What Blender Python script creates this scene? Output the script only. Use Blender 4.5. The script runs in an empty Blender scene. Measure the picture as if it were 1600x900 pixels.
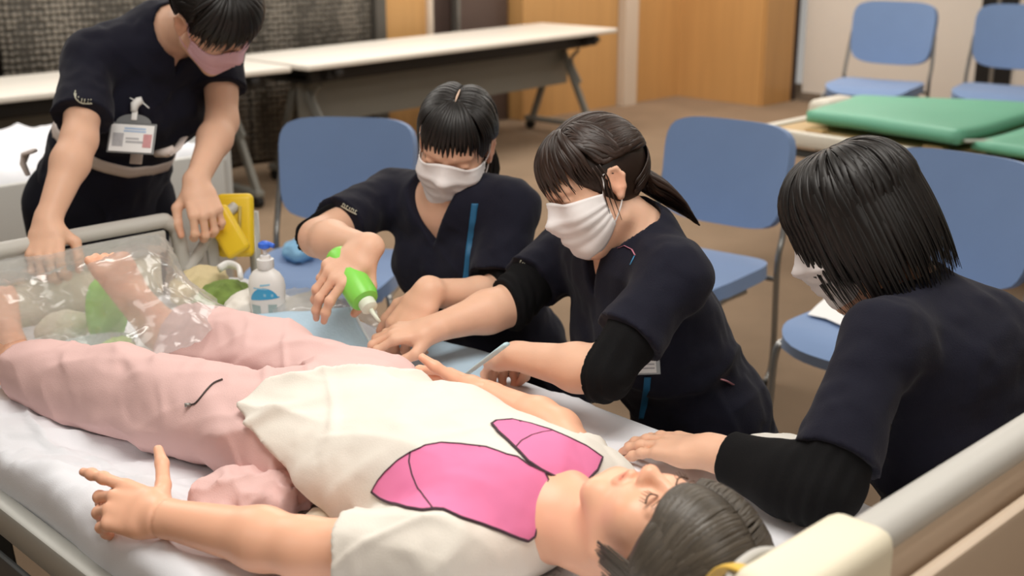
import bpy, bmesh, math, random
import numpy as np
from mathutils import Vector, Matrix
from mathutils.bvhtree import BVHTree

random.seed(7)
SC = bpy.context.scene
COL = SC.collection
PI = math.pi

# ---------------------------------------------------------------- camera
# world: X runs across the bed (near side -> far side), Y runs head -> foot, Z up, floor at 0
FPX, PITCH, CAM_H, YAW = 1950.0, math.radians(17.0), 1.5, math.radians(44.5)
CAM = np.array([0.0, 0.0, CAM_H])
cR = np.array([math.cos(YAW), -math.sin(YAW), 0.0])
cH = np.array([math.sin(YAW), math.cos(YAW), 0.0])
cF = cH * math.cos(PITCH) + np.array([0, 0, -math.sin(PITCH)])
cU = cH * math.sin(PITCH) + np.array([0, 0, math.cos(PITCH)])
cam_data = bpy.data.cameras.new('camera')
cam_data.sensor_width = 36.0
cam_data.lens = 36.0 * FPX / 1600.0
cam_data.clip_start = 0.05
cam_data.dof.use_dof = True
cam_data.dof.focus_distance = 2.0
cam_data.dof.aperture_fstop = 4.0
cam = bpy.data.objects.new('camera', cam_data)
COL.objects.link(cam)
cam.matrix_world = Matrix(((cR[0], cU[0], -cF[0], 0), (cR[1], cU[1], -cF[1], 0), (cR[2], cU[2], -cF[2], CAM_H), (0, 0, 0, 1)))
SC.camera = cam

# ---------------------------------------------------------------- light and exposure
world = bpy.data.worlds.new('world')
SC.world = world
world.use_nodes = True
world.node_tree.nodes['Background'].inputs[0].default_value = (1.0, 0.95, 0.88, 1)
world.node_tree.nodes['Background'].inputs[1].default_value = 0.25

def area(name, loc, sx, sy, power, col=(1.0, 0.955, 0.89)):
    L = bpy.data.lights.new(name, 'AREA')
    L.shape = 'RECTANGLE'
    L.size, L.size_y, L.energy, L.color = sx, sy, power, col
    o = bpy.data.objects.new(name, L)
    o.location = loc
    COL.objects.link(o)
    return o
# downward ceiling lamps, plus added fills brightening back wall, headboard and near side
for i, (lx, ly, pw) in enumerate([(0.9, 1.0, 26), (0.9, 3.4, 9), (3.4, 0.6, 16), (3.4, 3.4, 16), (6.0, 3.4, 26), (7.6, 5.4, 30), (5.2, 5.5, 20), (1.6, 5.3, 24), (3.6, 5.3, 20), (0.6, -1.8, 24), (-1.6, 1.6, 10)]):
    area('ceiling_and_fill_lamp', (lx, ly, 2.72), 1.2, 1.2, pw)
SC.view_settings.view_transform = 'Standard'
SC.view_settings.look = 'None'
SC.view_settings.gamma = 1.0
SC.view_settings.use_curve_mapping = False
SC.view_settings.exposure = 0.55
# ---------------------------------------------------------------- helpers: points
def V3(*a): return np.array(a, float)
def nrm(v):
    v = np.asarray(v, float)
    return v / (np.linalg.norm(v) + 1e-12)
def at(x, y, d):            # point seen at picture position x, y and distance d along the view axis
    return CAM + cR * ((x - 800) / FPX * d) + cU * ((450 - y) / FPX * d) + cF * d
def ray(x, y): return cR * ((x - 800) / FPX) + cU * ((450 - y) / FPX) + cF
def atz(x, y, z):           # the same, on the level z
    r = ray(x, y)
    return CAM + r * ((z - CAM_H) / r[2])
def vd(dx, dy, dd): return nrm(cR * dx - cU * dy + cF * dd)

# ---------------------------------------------------------------- helpers: objects
ORG = {}
def tag(o, label=None, cat=None, group=None, kind=None):
    if label: o['label'] = label
    if cat: o['category'] = cat
    if group: o['group'] = group
    if kind: o['kind'] = kind
    return o
def mesh(name, V, F, mat=None, smooth=True, angle=None, mats=None, fm=None):
    V = np.ascontiguousarray(V, np.float32).reshape(-1, 3)
    me = bpy.data.meshes.new(name)
    if isinstance(F, np.ndarray):
        n, k = F.shape
        me.vertices.add(len(V)); me.vertices.foreach_set('co', V.ravel())
        me.loops.add(n * k); me.loops.foreach_set('vertex_index', np.ascontiguousarray(F, np.int32).ravel())
        me.polygons.add(n)
        me.polygons.foreach_set('loop_start', np.arange(n, dtype=np.int32) * k)
        me.polygons.foreach_set('loop_total', np.full(n, k, np.int32))
        me.update(calc_edges=True)
    else:
        me.from_pydata(V.tolist(), [], [list(f) for f in F])
    me.validate()
    if smooth:
        me.polygons.foreach_set('use_smooth', np.ones(len(me.polygons), bool))
        if angle: me.set_sharp_from_angle(angle=math.radians(angle))
    for m in (mats or ([mat] if mat else [])): me.materials.append(m)
    if fm is not None: me.polygons.foreach_set('material_index', np.asarray(fm, np.int32))
    me.update()
    return me
def link(name, me, parent=None, org=None):
    o = bpy.data.objects.new(name, me)
    COL.objects.link(o)
    if parent is not None: o.parent = parent
    ORG[o.name] = V3(0, 0, 0) if org is None else np.asarray(org, float)
    return o
def obj(name, g, mat=None, parent=None, smooth=True, angle=None, col=None):
    V, F = (g.arr() if isinstance(g, MB) else g)
    V = np.asarray(V, float).reshape(-1, 3)
    org = V3(0, 0, 0)
    if parent is not None: org = ORG[parent.name]
    elif len(V):                      # a thing that is one mesh: origin at the middle of its base
        lo, hi = V.min(0), V.max(0)
        org = V3((lo[0] + hi[0]) / 2, (lo[1] + hi[1]) / 2, lo[2])
    me = mesh(name, V - org, F, mat, smooth, angle)
    o = link(name, me, parent, org)
    if parent is None: o.location = org
    if col is not None: paint(me, col)
    return o
def paint(me, col):
    a = me.color_attributes.new('Col', 'FLOAT_COLOR', 'POINT')
    c = np.ones((len(me.vertices), 4), np.float32); c[:, :3] = col
    a.data.foreach_set('color', c.ravel())
def thing(name, label, cat, loc=(0, 0, 0), rotz=0, group=None):
    o = bpy.data.objects.new(name, None)
    COL.objects.link(o)
    o.empty_display_size = 0.1
    o.location = loc; o.rotation_euler = (0, 0, rotz)
    ORG[o.name] = np.asarray(loc, float)
    return tag(o, label, cat, group)
def proto(name, label, cat, group=None):      # a thing modelled about its own origin, to be placed and copied
    o = thing(name, label, cat, group=group)
    return o
def dup(root, loc, rotz, label=None, scale=1.0):
    r = root.copy(); COL.objects.link(r); r.location = loc; r.rotation_euler = (0, 0, rotz); r.scale = (scale,) * 3
    if label: r['label'] = label
    for ch in list(root.children):
        c = ch.copy(); COL.objects.link(c); c.parent = r
        for g in list(ch.children):
            d = g.copy(); COL.objects.link(d); d.parent = c
    return r

# ---------------------------------------------------------------- helpers: mesh builder
def frames(P, ref=None):
    P = np.asarray(P, float)
    T = np.gradient(P, axis=0); T /= np.linalg.norm(T, axis=1)[:, None] + 1e-12
    N = np.zeros_like(P)
    n = V3(0, 0, 1) if abs(T[0][2]) < 0.9 else V3(1, 0, 0)
    if ref is not None and not callable(ref): n = np.asarray(ref, float)
    for i in range(len(P)):
        if callable(ref): n = ref(P[i])
        m = n - T[i] * (n @ T[i])
        if np.linalg.norm(m) < 1e-6: m = np.cross(T[i], V3(0.3, 0.7, 0.6))
        N[i] = nrm(m); n = N[i]
    return T, N, np.cross(T, N)
def smooth_path(P, n=8):          # Catmull-Rom
    P = np.asarray(P, float)
    Q = np.vstack([2 * P[0] - P[1], P, 2 * P[-1] - P[-2]])
    out = []
    for i in range(1, len(Q) - 2):
        for t in np.linspace(0, 1, n, endpoint=False):
            a, b, c, d = Q[i - 1], Q[i], Q[i + 1], Q[i + 2]
            out.append(0.5 * (2 * b + (c - a) * t + (2 * a - 5 * b + 4 * c - d) * t * t + (3 * b - a - 3 * c + d) * t ** 3))
    out.append(P[-1])
    return np.array(out)
class MB:
    def __init__(s): s.V, s.F, s.C = [], [], []
    def arr(s): return np.array(s.V, float), s.F
    def add(s, V, F, c=None):
        b = len(s.V)
        s.V += [tuple(v) for v in V]; s.F += [tuple(i + b for i in f) for f in F]
        s.C += [c if c is not None else (1, 1, 1)] * len(V)
        return s
    def tube(s, P, r, n=8, ref=None, flat=1.0, caps=True, c=None, closed=False):
        P = np.asarray(P, float); m = len(P)
        r = np.full(m, r, float) if np.isscalar(r) else np.asarray(r, float)
        fl = np.full(m, flat, float) if np.isscalar(flat) else np.asarray(flat, float)
        T, N, B = frames(P, ref)
        if closed:
            T = np.roll(P, -1, 0) - np.roll(P, 1, 0); T /= np.linalg.norm(T, axis=1)[:, None]
            N = N - T * np.sum(N * T, 1)[:, None]; N /= np.linalg.norm(N, axis=1)[:, None]; B = np.cross(T, N)
        a = np.arange(n) * 2 * PI / n
        V = (P[:, None] + N[:, None] * (np.sin(a)[None, :, None] * (r * fl)[:, None, None]) + B[:, None] * (np.cos(a)[None, :, None] * r[:, None, None])).reshape(-1, 3)
        F = []
        for i in range(m if closed else m - 1):
            j0 = (i + 1) % m
            for j in range(n):
                k = (j + 1) % n
                F.append((i * n + j, i * n + k, j0 * n + k, j0 * n + j))
        if caps and not closed:
            F.append(tuple(range(n - 1, -1, -1))); F.append(tuple((m - 1) * n + j for j in range(n)))
        return s.add(V, F, c)
    def box(s, c, size, R=None, bev=0.0, seg=2):
        bm = bmesh.new(); bmesh.ops.create_cube(bm, size=1.0)
        for v in bm.verts: v.co = Vector((v.co.x * size[0], v.co.y * size[1], v.co.z * size[2]))
        if bev > 0: bmesh.ops.bevel(bm, geom=list(bm.edges), offset=bev, segments=seg, profile=0.5, affect='EDGES')
        V = np.array([v.co[:] for v in bm.verts]); bm.verts.index_update()
        F = [tuple(v.index for v in f.verts) for f in bm.faces]; bm.free()
        if R is not None: V = V @ np.asarray(R, float)
        return s.add(V + np.asarray(c, float), F)
    def bar(s, a, b, sx, sz, up=(0, 0, 1), bev=0.0):      # square bar from a to b
        a, b = np.asarray(a, float), np.asarray(b, float)
        y = nrm(b - a); x = nrm(np.cross(y, up)); z = np.cross(x, y)
        return s.box((a + b) / 2, (sx, np.linalg.norm(b - a), sz), np.array([x, y, z]), bev)
    def lathe(s, prof, c=(0, 0, 0), n=24, R=None, sx=1.0, sy=1.0):
        V, F = [], []; m = len(prof)
        for r, z in prof:
            for j in range(n):
                a = 2 * PI * j / n
                V.append((r * math.cos(a) * sx, r * math.sin(a) * sy, z))
        for i in range(m - 1):
            for j in range(n):
                k = (j + 1) % n
                F.append((i * n + j, i * n + k, (i + 1) * n + k, (i + 1) * n + j))
        F.append(tuple(range(n - 1, -1, -1))); F.append(tuple((m - 1) * n + j for j in range(n)))
        V = np.array(V)
        if R is not None: V = V @ np.asarray(R, float)
        return s.add(V + np.asarray(c, float), F)
    def grid(s, G, thick=0.0, closed_v=False, c=None):
        G = np.asarray(G, float); m, n = G.shape[:2]
        F = []
        def quad(i, j, o, rev):
            q = (i * n + j + o, i * n + j + 1 + o, (i + 1) * n + j + 1 + o, (i + 1) * n + j + o)
            return q[::-1] if rev else q
        for i in range(m - 1):
            for j in range(n - 1): F.append(quad(i, j, 0, False))
        V = G.reshape(-1, 3)
        if thick:
            du = np.gradient(G, axis=0); dv = np.gradient(G, axis=1)
            N = np.cross(dv, du); N /= np.linalg.norm(N, axis=2)[..., None] + 1e-12
            V = np.vstack([V, (G + N * thick).reshape(-1, 3)]); o = m * n
            for i in range(m - 1):
                for j in range(n - 1): F.append(quad(i, j, o, True))
            loop = [(0, j) for j in range(n)] + [(i, n - 1) for i in range(1, m)] + [(m - 1, j) for j in range(n - 2, -1, -1)] + [(i, 0) for i in range(m - 2, 0, -1)]
            ids = [i * n + j for i, j in loop]
            for a, b in zip(ids, ids[1:] + ids[:1]): F.append((b, a, a + o, b + o))
        return s.add(V, F, c)
    def prism(s, poly, axis_o, ax, ay, az, t):     # polygon in the plane (ax, ay), extruded t along az
        o, ax, ay, az = [np.asarray(q, float) for q in (axis_o, ax, ay, az)]
        n = len(poly)
        V = [o + ax * p[0] + ay * p[1] for p in poly] + [o + ax * p[0] + ay * p[1] + az * t for p in poly]
        F = [tuple(range(n - 1, -1, -1)), tuple(range(n, 2 * n))] + [(i, (i + 1) % n, n + (i + 1) % n, n + i) for i in range(n)]
        return s.add(V, F)

def rrect(wd, ht, r, n=5):
    out = []
    for cx, cy, a0 in ((wd / 2 - r, ht / 2 - r, 0), (-wd / 2 + r, ht / 2 - r, 90), (-wd / 2 + r, -ht / 2 + r, 180), (wd / 2 - r, -ht / 2 + r, 270)):
        for k in range(n + 1):
            a = math.radians(a0 + 90 * k / n); out.append((cx + r * math.cos(a), cy + r * math.sin(a)))
    return out

# ---------------------------------------------------------------- helpers: noise and signed-distance modelling
def _h(i, j, k, s):
    n = (i * 374761393 + j * 668265263 + k * 2147483647 + s * 144665) & 0xffffffff
    n = ((n ^ (n >> 13)) * 1274126177) & 0xffffffff
    return ((n ^ (n >> 16)) & 0xffff) / 32767.5 - 1.0
def noise(P, s=0):
    P = np.asarray(P, float); I = np.floor(P).astype(np.int64); f = P - I
    u = f * f * f * (f * (f * 6 - 15) + 10)
    r = 0
    for a in (0, 1):
        for b in (0, 1):
            for c in (0, 1):
                wgt = (u[..., 0] if a else 1 - u[..., 0]) * (u[..., 1] if b else 1 - u[..., 1]) * (u[..., 2] if c else 1 - u[..., 2])
                r = r + wgt * _h(I[..., 0] + a, I[..., 1] + b, I[..., 2] + c, s)
    return r
def ridged(P, s=0): return 1 - 2 * np.abs(noise(P, s))
def crease(P, s=0, k=3.0): return np.exp(-(noise(P, s) * (k + 1.5)) ** 2)
def sstep(a, b, x):
    t = np.clip((x - a) / (b - a), 0, 1); return t * t * (3 - 2 * t)

class S:
    def __init__(s, f, lo, hi): s.f, s.lo, s.hi = f, np.asarray(lo, float), np.asarray(hi, float)
    def near(s, P, m=0.05):
        d = np.maximum(np.maximum(s.lo - P, P - s.hi), 0); d = np.sqrt((d * d).sum(1))
        ok = d < m
        if ok.all(): return s.f(P)
        out = d + 0.01
        if ok.any(): out[ok] = s.f(P[ok])
        return out
def rc(a, b, ra, rb):
    a, b = np.asarray(a, float), np.asarray(b, float); ab = b - a; L2 = ab @ ab + 1e-12
    def f(P):
        t = np.clip(((P - a) @ ab) / L2, 0, 1); q = P - a - t[:, None] * ab
        return np.sqrt((q * q).sum(1)) - (ra + (rb - ra) * t)
    return S(f, np.minimum(a - ra, b - rb), np.maximum(a + ra, b + rb))
def ec(a, b, side, A, B):          # elliptic cone; A, B = (half width along side, half depth)
    a, b = np.asarray(a, float), np.asarray(b, float); ab = b - a; L2 = ab @ ab + 1e-12; ax = ab / math.sqrt(L2)
    sd = nrm(np.asarray(side, float) - ax * (np.asarray(side, float) @ ax)); dp = np.cross(ax, sd)
    def f(P):
        t = np.clip(((P - a) @ ab) / L2, 0, 1); q = P - a - t[:, None] * ab
        u = A[0] + (B[0] - A[0]) * t; v = A[1] + (B[1] - A[1]) * t; wv = np.minimum(u, v)
        x, y, z = q @ sd, q @ dp, q @ ax
        k0 = np.sqrt((x / u) ** 2 + (y / v) ** 2 + (z / wv) ** 2) + 1e-9
        k1 = np.sqrt((x / u ** 2) ** 2 + (y / v ** 2) ** 2 + (z / wv ** 2) ** 2) + 1e-9
        return k0 * (k0 - 1) / k1
    ra, rb = max(A), max(B)
    return S(f, np.minimum(a - ra, b - rb), np.maximum(a + ra, b + rb))
def el(c, r, R=None):              # ellipsoid, rows of R are its axes
    c, r = np.asarray(c, float), np.asarray(r, float); R = np.eye(3) if R is None else np.asarray(R, float)
    def f(P):
        q = (P - c) @ R.T
        k0 = np.sqrt(((q / r) ** 2).sum(1)) + 1e-9; k1 = np.sqrt(((q / r ** 2) ** 2).sum(1)) + 1e-9
        return k0 * (k0 - 1) / k1
    m = np.sqrt(((R * r[:, None]) ** 2).sum(0))
    return S(f, c - m, c + m)
def sm(a, b, k):
    if k <= 0: return np.minimum(a, b)
    h = np.clip(0.5 + 0.5 * (b - a) / k, 0, 1)
    return b + (a - b) * h - k * h * (1 - h)
def U(k, *ss):
    lo = np.min([s.lo for s in ss], 0) - k / 4; hi = np.max([s.hi for s in ss], 0) + k / 4
    def f(P):
        r = ss[0].near(P, 0.03 + k)
        for s in ss[1:]: r = sm(r, s.near(P, 0.03 + k), k)
        return r
    return S(f, lo, hi)
def cut(a, b, k=0.0): return S(lambda P: -sm(-a.f(P), b.f(P), k), a.lo, a.hi)
def clip(a, p, n, k=0.0):          # keeps the side of the plane that n points away from
    p, n = np.asarray(p, float), nrm(n)
    return S(lambda P: -sm(-a.f(P), -((P - p) @ n), k), a.lo, a.hi)
def infl(a, d): return S(lambda P: a.f(P) - d, a.lo - d, a.hi + d)
def disp(a, fn, amp): return S(lambda P: a.f(P) - fn(P), a.lo - amp, a.hi + amp)
def xf(a, c, R):                   # local shape placed in the world: rows of R = local axes
    c, R = np.asarray(c, float), np.asarray(R, float)
    cs = np.array([[(a.lo, a.hi)[i][0], (a.lo, a.hi)[j][1], (a.lo, a.hi)[k][2]] for i in (0, 1) for j in (0, 1) for k in (0, 1)]) @ R + c
    return S(lambda P: a.f((P - c) @ R.T), cs.min(0), cs.max(0))
def grad(s, P, e=0.0008):
    K = np.array([[1, -1, -1], [-1, -1, 1], [-1, 1, -1], [1, 1, 1]], float)
    return sum(k[None, :] * s.f(P + k * e)[:, None] for k in K) / (4 * e)
def nets(s, h, pad=0.006, levels=3, proj=1, slack=1.3):
    lo = s.lo - 2 * h - pad; size = h * 2 ** levels
    n = np.ceil((s.hi + 2 * h + pad - lo) / size).astype(int)
    I = np.stack(np.meshgrid(*[np.arange(k) for k in n], indexing='ij'), -1).reshape(-1, 3)
    off = np.array([[i, j, k] for i in (0, 1) for j in (0, 1) for k in (0, 1)])
    for L in range(levels + 1):
        v = s.f(lo + (I + 0.5) * size)
        I = I[np.abs(v) < size * 0.87 * slack + (pad if L < levels else 0)]
        if L < levels:
            I = (I[:, None] * 2 + off[None]).reshape(-1, 3); size /= 2
    M = 1 << 20
    key = lambda A: (A[..., 0] * M + A[..., 1]) * M + A[..., 2]
    C = I[:, None] + off[None]
    uk, inv = np.unique(key(C), return_inverse=True); inv = inv.reshape(-1, 8)
    P = np.stack([uk // (M * M), (uk // M) % M, uk % M], -1)
    val = s.f(lo + P * h)
    cv = val[inv]; neg = cv < 0
    mix = neg.any(1) & ~neg.all(1)
    I, cv = I[mix], cv[mix]
    o = np.argsort(key(I)); I, cv = I[o], cv[o]; ik = key(I)
    acc = np.zeros((len(I), 3)); cnt = np.zeros(len(I))
    ed = [(a, b) for a in range(8) for b in range(a + 1, 8) if np.abs(off[a] - off[b]).sum() == 1]
    for a, b in ed:
        x = (cv[:, a] < 0) != (cv[:, b] < 0)
        t = cv[x, a] / (cv[x, a] - cv[x, b])
        acc[x] += off[a] + t[:, None] * (off[b] - off[a]); cnt[x] += 1
    Vt = lo + (I + acc / cnt[:, None]) * h
    Fs = []
    find = lambda A: np.searchsorted(ik, key(A))
    for ax in range(3):
        e1 = np.eye(3, dtype=int)[(ax + 1) % 3]; e2 = np.eye(3, dtype=int)[(ax + 2) % 3]; ea = np.eye(3, dtype=int)[ax]
        bi = int(ea[0] * 4 + ea[1] * 2 + ea[2])
        x = np.where((cv[:, 0] < 0) != (cv[:, bi] < 0))[0]
        c0 = I[x]; qs = [find(c0), find(c0 - e1), find(c0 - e1 - e2), find(c0 - e2)]
        ok = np.ones(len(x), bool)
        for q, A in zip(qs, (c0, c0 - e1, c0 - e1 - e2, c0 - e2)):
            qq = np.minimum(q, len(ik) - 1); ok &= ik[qq] == key(A)
        Q = np.stack(qs, 1)[ok]; ng = cv[x, 0][ok] < 0
        Q[~ng] = Q[~ng][:, ::-1]
        Fs.append(Q)
    for _ in range(proj):
        g = grad(s, Vt); d = s.f(Vt)
        st = d / np.maximum((g * g).sum(1), 0.2)
        Vt = Vt - g * np.clip(st, -h, h)[:, None]
    return Vt, np.concatenate(Fs).astype(np.int32)

# ---------------------------------------------------------------- helpers: materials
def lin(c): return tuple((v / 12.92 if v <= 0.04045 else ((v + 0.055) / 1.055) ** 2.4) for v in [q / 255 for q in c])
def mat(name, rgb, rough=0.5, metal=0.0, var=0.06, vs=8.0, bump=0.0, bs=200.0, spec=0.5, attr=False, sss=0.0, coat=0.0, sheen=0.0, stretch=None, trans=0.0, alpha=1.0, emit=0.0):
    m = bpy.data.materials.new(name); m.use_nodes = True
    nt = m.node_tree; N, L = nt.nodes, nt.links
    b = N['Principled BSDF']
    b.inputs['Roughness'].default_value = rough; b.inputs['Metallic'].default_value = metal
    b.inputs['Specular IOR Level'].default_value = spec
    b.inputs['Coat Weight'].default_value = coat; b.inputs['Sheen Weight'].default_value = sheen
    b.inputs['Transmission Weight'].default_value = trans; b.inputs['Alpha'].default_value = alpha
    if sss:
        b.inputs['Subsurface Weight'].default_value = sss; b.inputs['Subsurface Radius'].default_value = (1.0, 0.4, 0.25)
        b.inputs['Subsurface Scale'].default_value = 0.008
    c = lin(rgb)
    tc = N.new('ShaderNodeTexCoord'); mp = N.new('ShaderNodeMapping')
    L.new(tc.outputs['Object'], mp.inputs[0])
    if stretch: mp.inputs['Scale'].default_value = stretch
    nz = N.new('ShaderNodeTexNoise'); nz.inputs['Scale'].default_value = vs; nz.inputs['Detail'].default_value = 3
    L.new(mp.outputs[0], nz.inputs['Vector'])
    mx = N.new('ShaderNodeMix'); mx.data_type = 'RGBA'
    mx.inputs[6].default_value = tuple(q * (1 - var) for q in c) + (1,); mx.inputs[7].default_value = tuple(min(1, q * (1 + var)) for q in c) + (1,)
    L.new(nz.outputs['Fac'], mx.inputs[0])
    out = mx.outputs[2]
    if attr:
        at_ = N.new('ShaderNodeAttribute'); at_.attribute_name = 'Col'
        m2 = N.new('ShaderNodeMix'); m2.data_type = 'RGBA'; m2.blend_type = 'MULTIPLY'; m2.inputs[0].default_value = 1.0
        L.new(out, m2.inputs[6]); L.new(at_.outputs['Color'], m2.inputs[7]); out = m2.outputs[2]
    L.new(out, b.inputs['Base Color'])
    if emit:
        L.new(out, b.inputs['Emission Color']); b.inputs['Emission Strength'].default_value = emit
    if bump:
        n2 = N.new('ShaderNodeTexNoise'); n2.inputs['Scale'].default_value = bs; n2.inputs['Detail'].default_value = 2
        L.new(mp.outputs[0], n2.inputs['Vector'])
        bp = N.new('ShaderNodeBump'); bp.inputs['Strength'].default_value = bump; bp.inputs['Distance'].default_value = 0.002
        L.new(n2.outputs['Fac'], bp.inputs['Height']); L.new(bp.outputs[0], b.inputs['Normal'])
    return m
def film(name, tint=(235, 238, 238), whit=0.36, rough=0.16):      # clear crumpled polythene film
    m = bpy.data.materials.new(name); m.use_nodes = True
    nt = m.node_tree; N, L = nt.nodes, nt.links
    N.remove(N['Principled BSDF']); out = N['Material Output']
    tr = N.new('ShaderNodeBsdfTransparent'); tr.inputs[0].default_value = (0.97, 0.97, 0.97, 1)
    gl = N.new('ShaderNodeBsdfGlossy'); gl.inputs['Roughness'].default_value = rough
    df = N.new('ShaderNodeBsdfTranslucent'); df.inputs[0].default_value = lin(tint) + (1,)
    d2 = N.new('ShaderNodeBsdfDiffuse'); d2.inputs[0].default_value = lin(tint) + (1,)
    dm = N.new('ShaderNodeMixShader'); dm.inputs[0].default_value = 0.5
    L.new(df.outputs[0], dm.inputs[1]); L.new(d2.outputs[0], dm.inputs[2])
    m1 = N.new('ShaderNodeMixShader'); m1.inputs[0].default_value = whit
    L.new(tr.outputs[0], m1.inputs[1]); L.new(dm.outputs[0], m1.inputs[2])
    lw = N.new('ShaderNodeLayerWeight'); lw.inputs[0].default_value = 0.35
    mm = N.new('ShaderNodeMath'); mm.operation = 'MULTIPLY_ADD'; mm.inputs[1].default_value = 0.22; mm.inputs[2].default_value = 0.03
    L.new(lw.outputs['Facing'], mm.inputs[0])
    m3 = N.new('ShaderNodeMixShader')
    L.new(mm.outputs[0], m3.inputs[0]); L.new(m1.outputs[0], m3.inputs[1]); L.new(gl.outputs[0], m3.inputs[2])
    L.new(m3.outputs[0], out.inputs['Surface'])
    return m
# ================================================================ the setting
M = {}
M['carpet'] = mat('carpet_brown', (138, 118, 98), 0.95, var=0.22, vs=3.0, bump=0.6, bs=260, spec=0.1)
M['wood'] = mat('wood_panel', (200, 154, 98), 0.35, var=0.13, vs=3.0, stretch=(6, 6, 0.35), spec=0.4)
M['white_wall'] = mat('white_wall', (220, 212, 202), 0.8, var=0.02)
M['dark_door'] = mat('dark_doorway', (74, 58, 52), 0.6, var=0.08)
M['post'] = mat('grey_post', (212, 196, 178), 0.5, var=0.03)
M['ceil'] = mat('ceiling_white', (225, 222, 215), 0.9)
M['black'] = mat('black_gap', (12, 12, 13), 0.5)
M['chrome'] = mat('steel_grey', (150, 150, 146), 0.35, metal=0.7)

def weave_mat():
    m = mat('woven_grey', (138, 130, 118), 0.7, var=0.1, vs=2.0)
    nt = m.node_tree; N, L = nt.nodes, nt.links
    tc = N.new('ShaderNodeTexCoord'); mp = N.new('ShaderNodeMapping'); mp.inputs['Rotation'].default_value = (math.radians(90), 0, 0)
    L.new(tc.outputs['Object'], mp.inputs[0])
    w = N.new('ShaderNodeTexChecker'); w.inputs['Scale'].default_value = 42
    L.new(mp.outputs[0], w.inputs['Vector'])
    vor = N.new('ShaderNodeTexVoronoi'); vor.inputs['Scale'].default_value = 30; vor.inputs['Randomness'].default_value = 0.25
    L.new(tc.outputs['Object'], vor.inputs['Vector'])
    b = N['Principled BSDF']; old = b.inputs['Base Color'].links[0].from_socket
    rmp = N.new('ShaderNodeMapRange'); rmp.inputs[1].default_value = 0.25; rmp.inputs[2].default_value = 0.62; rmp.inputs[3].default_value = 1.0; rmp.inputs[4].default_value = 0.22
    L.new(vor.outputs['Distance'], rmp.inputs[0])
    mx = N.new('ShaderNodeMix'); mx.data_type = 'RGBA'; mx.blend_type = 'MULTIPLY'; mx.inputs[0].default_value = 1
    L.new(old, mx.inputs[6]); L.new(rmp.outputs[0], mx.inputs[7]); L.new(mx.outputs[2], b.inputs['Base Color'])
    bp = N.new('ShaderNodeBump'); bp.inputs['Strength'].default_value = 0.8; bp.inputs['Distance'].default_value = 0.02
    L.new(rmp.outputs[0], bp.inputs['Height']); L.new(bp.outputs[0], b.inputs['Normal'])
    return m
M['weave'] = weave_mat()

def struct(name, g, m, parent=None, **k):
    o = obj(name, g, m, parent, smooth=False, **k)
    if parent is None: o['kind'] = 'structure'
    return o
def slab(x0, x1, y0, y1, z0, z1): return MB().box(((x0 + x1) / 2, (y0 + y1) / 2, (z0 + z1) / 2), (x1 - x0, y1 - y0, z1 - z0))
struct('floor', slab(-4, 9.6, -4, 7.2, -0.1, 0), M['carpet'])
struct('ceiling', slab(-4, 9.6, -4, 7.2, 2.8, 2.9), M['ceil'])
# back wall: woven screen, wood strip, white jamb, dark doorway, wood panel, post, wood panel
w_back = struct('wall_back', slab(-4, 9.6, 6.62, 6.75, 0, 2.8), M['dark_door'])
for i, (a, b) in enumerate([(-1.2, 0.4), (0.42, 1.98), (2.0, 2.62), (2.66, 4.1), (4.12, 5.06)]):
    n = 14
    G = np.array([[(a + (b - a) * k / n, 6.45 - 0.05 * math.sin(PI * k / n), z) for k in range(n + 1)] for z in (0.02, 0.9, 1.8, 2.78)])
    obj('woven_panel', MB().grid(G, 0.03), M['weave'], w_back)
obj('end_post', slab(5.06, 5.14, 6.38, 6.5, 0, 2.8), mat('dark_grey_post', (88, 84, 78), 0.5), w_back, smooth=False)
obj('wood_strip', slab(5.16, 5.5, 6.41, 6.6, 0, 2.8), M['wood'], w_back, smooth=False)
obj('door_jamb', slab(5.5, 5.54, 6.38, 6.62, 0, 2.8), M['post'], w_back, smooth=False)
obj('door_leaf', slab(5.92, 6.4, 6.56, 6.62, 0, 2.8), mat('door_leaf_grey', (92, 76, 70), 0.5), w_back, smooth=False)
obj('door_edge', slab(5.9, 5.925, 6.54, 6.6, 0, 2.8), M['chrome'], w_back, smooth=False)
obj('wood_panel', slab(6.43, 7.47, 6.43, 6.62, 0, 2.8), M['wood'], w_back, smooth=False)
obj('wall_post', slab(7.475, 7.63, 6.36, 6.62, 0, 2.8), M['post'], w_back, smooth=False)
obj('wood_panel', slab(7.635, 8.24, 6.43, 6.62, 0, 2.8), M['wood'], w_back, smooth=False)
w_far = struct('wall_right', slab(8.74, 8.9, -4, 5.56, 0, 2.8), M['white_wall'])
struct('wall_side', slab(8.24, 8.36, 5.62, 6.6, 0, 2.8), M['wood'])
struct('trim_1', slab(8.255, 8.64, 5.6, 5.66, 0, 2.8), M['wood'])
struct('gap_shade', slab(8.64, 8.74, 5.62, 5.68, 0, 2.8), M['dark_door'])  # dark slab standing in for the shade inside an open gap
struct('baseboard_right', slab(8.725, 8.74, -4, 5.56, 0, 0.07), mat('dark_base', (120, 106, 92), 0.7))
# dark recessed slot with a bright strip in the white wall
obj('slot_panel', slab(8.725, 8.745, 3.86, 3.98, 0.15, 2.6), M['black'], w_far, smooth=False)
obj('slot_panel', slab(8.725, 8.745, 4.01, 4.12, 0.15, 2.6), M['black'], w_far, smooth=False)
obj('slot_strip', slab(8.72, 8.745, 3.98, 4.01, 0.15, 2.6), M['chrome'], w_far, smooth=False)
struct('wall_left', slab(-4.1, -4, -4, 7.2, 0, 2.8), M['white_wall'])
struct('wall_front', slab(-4, 9.6, -4.1, -4, 0, 2.8), M['white_wall'])

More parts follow.
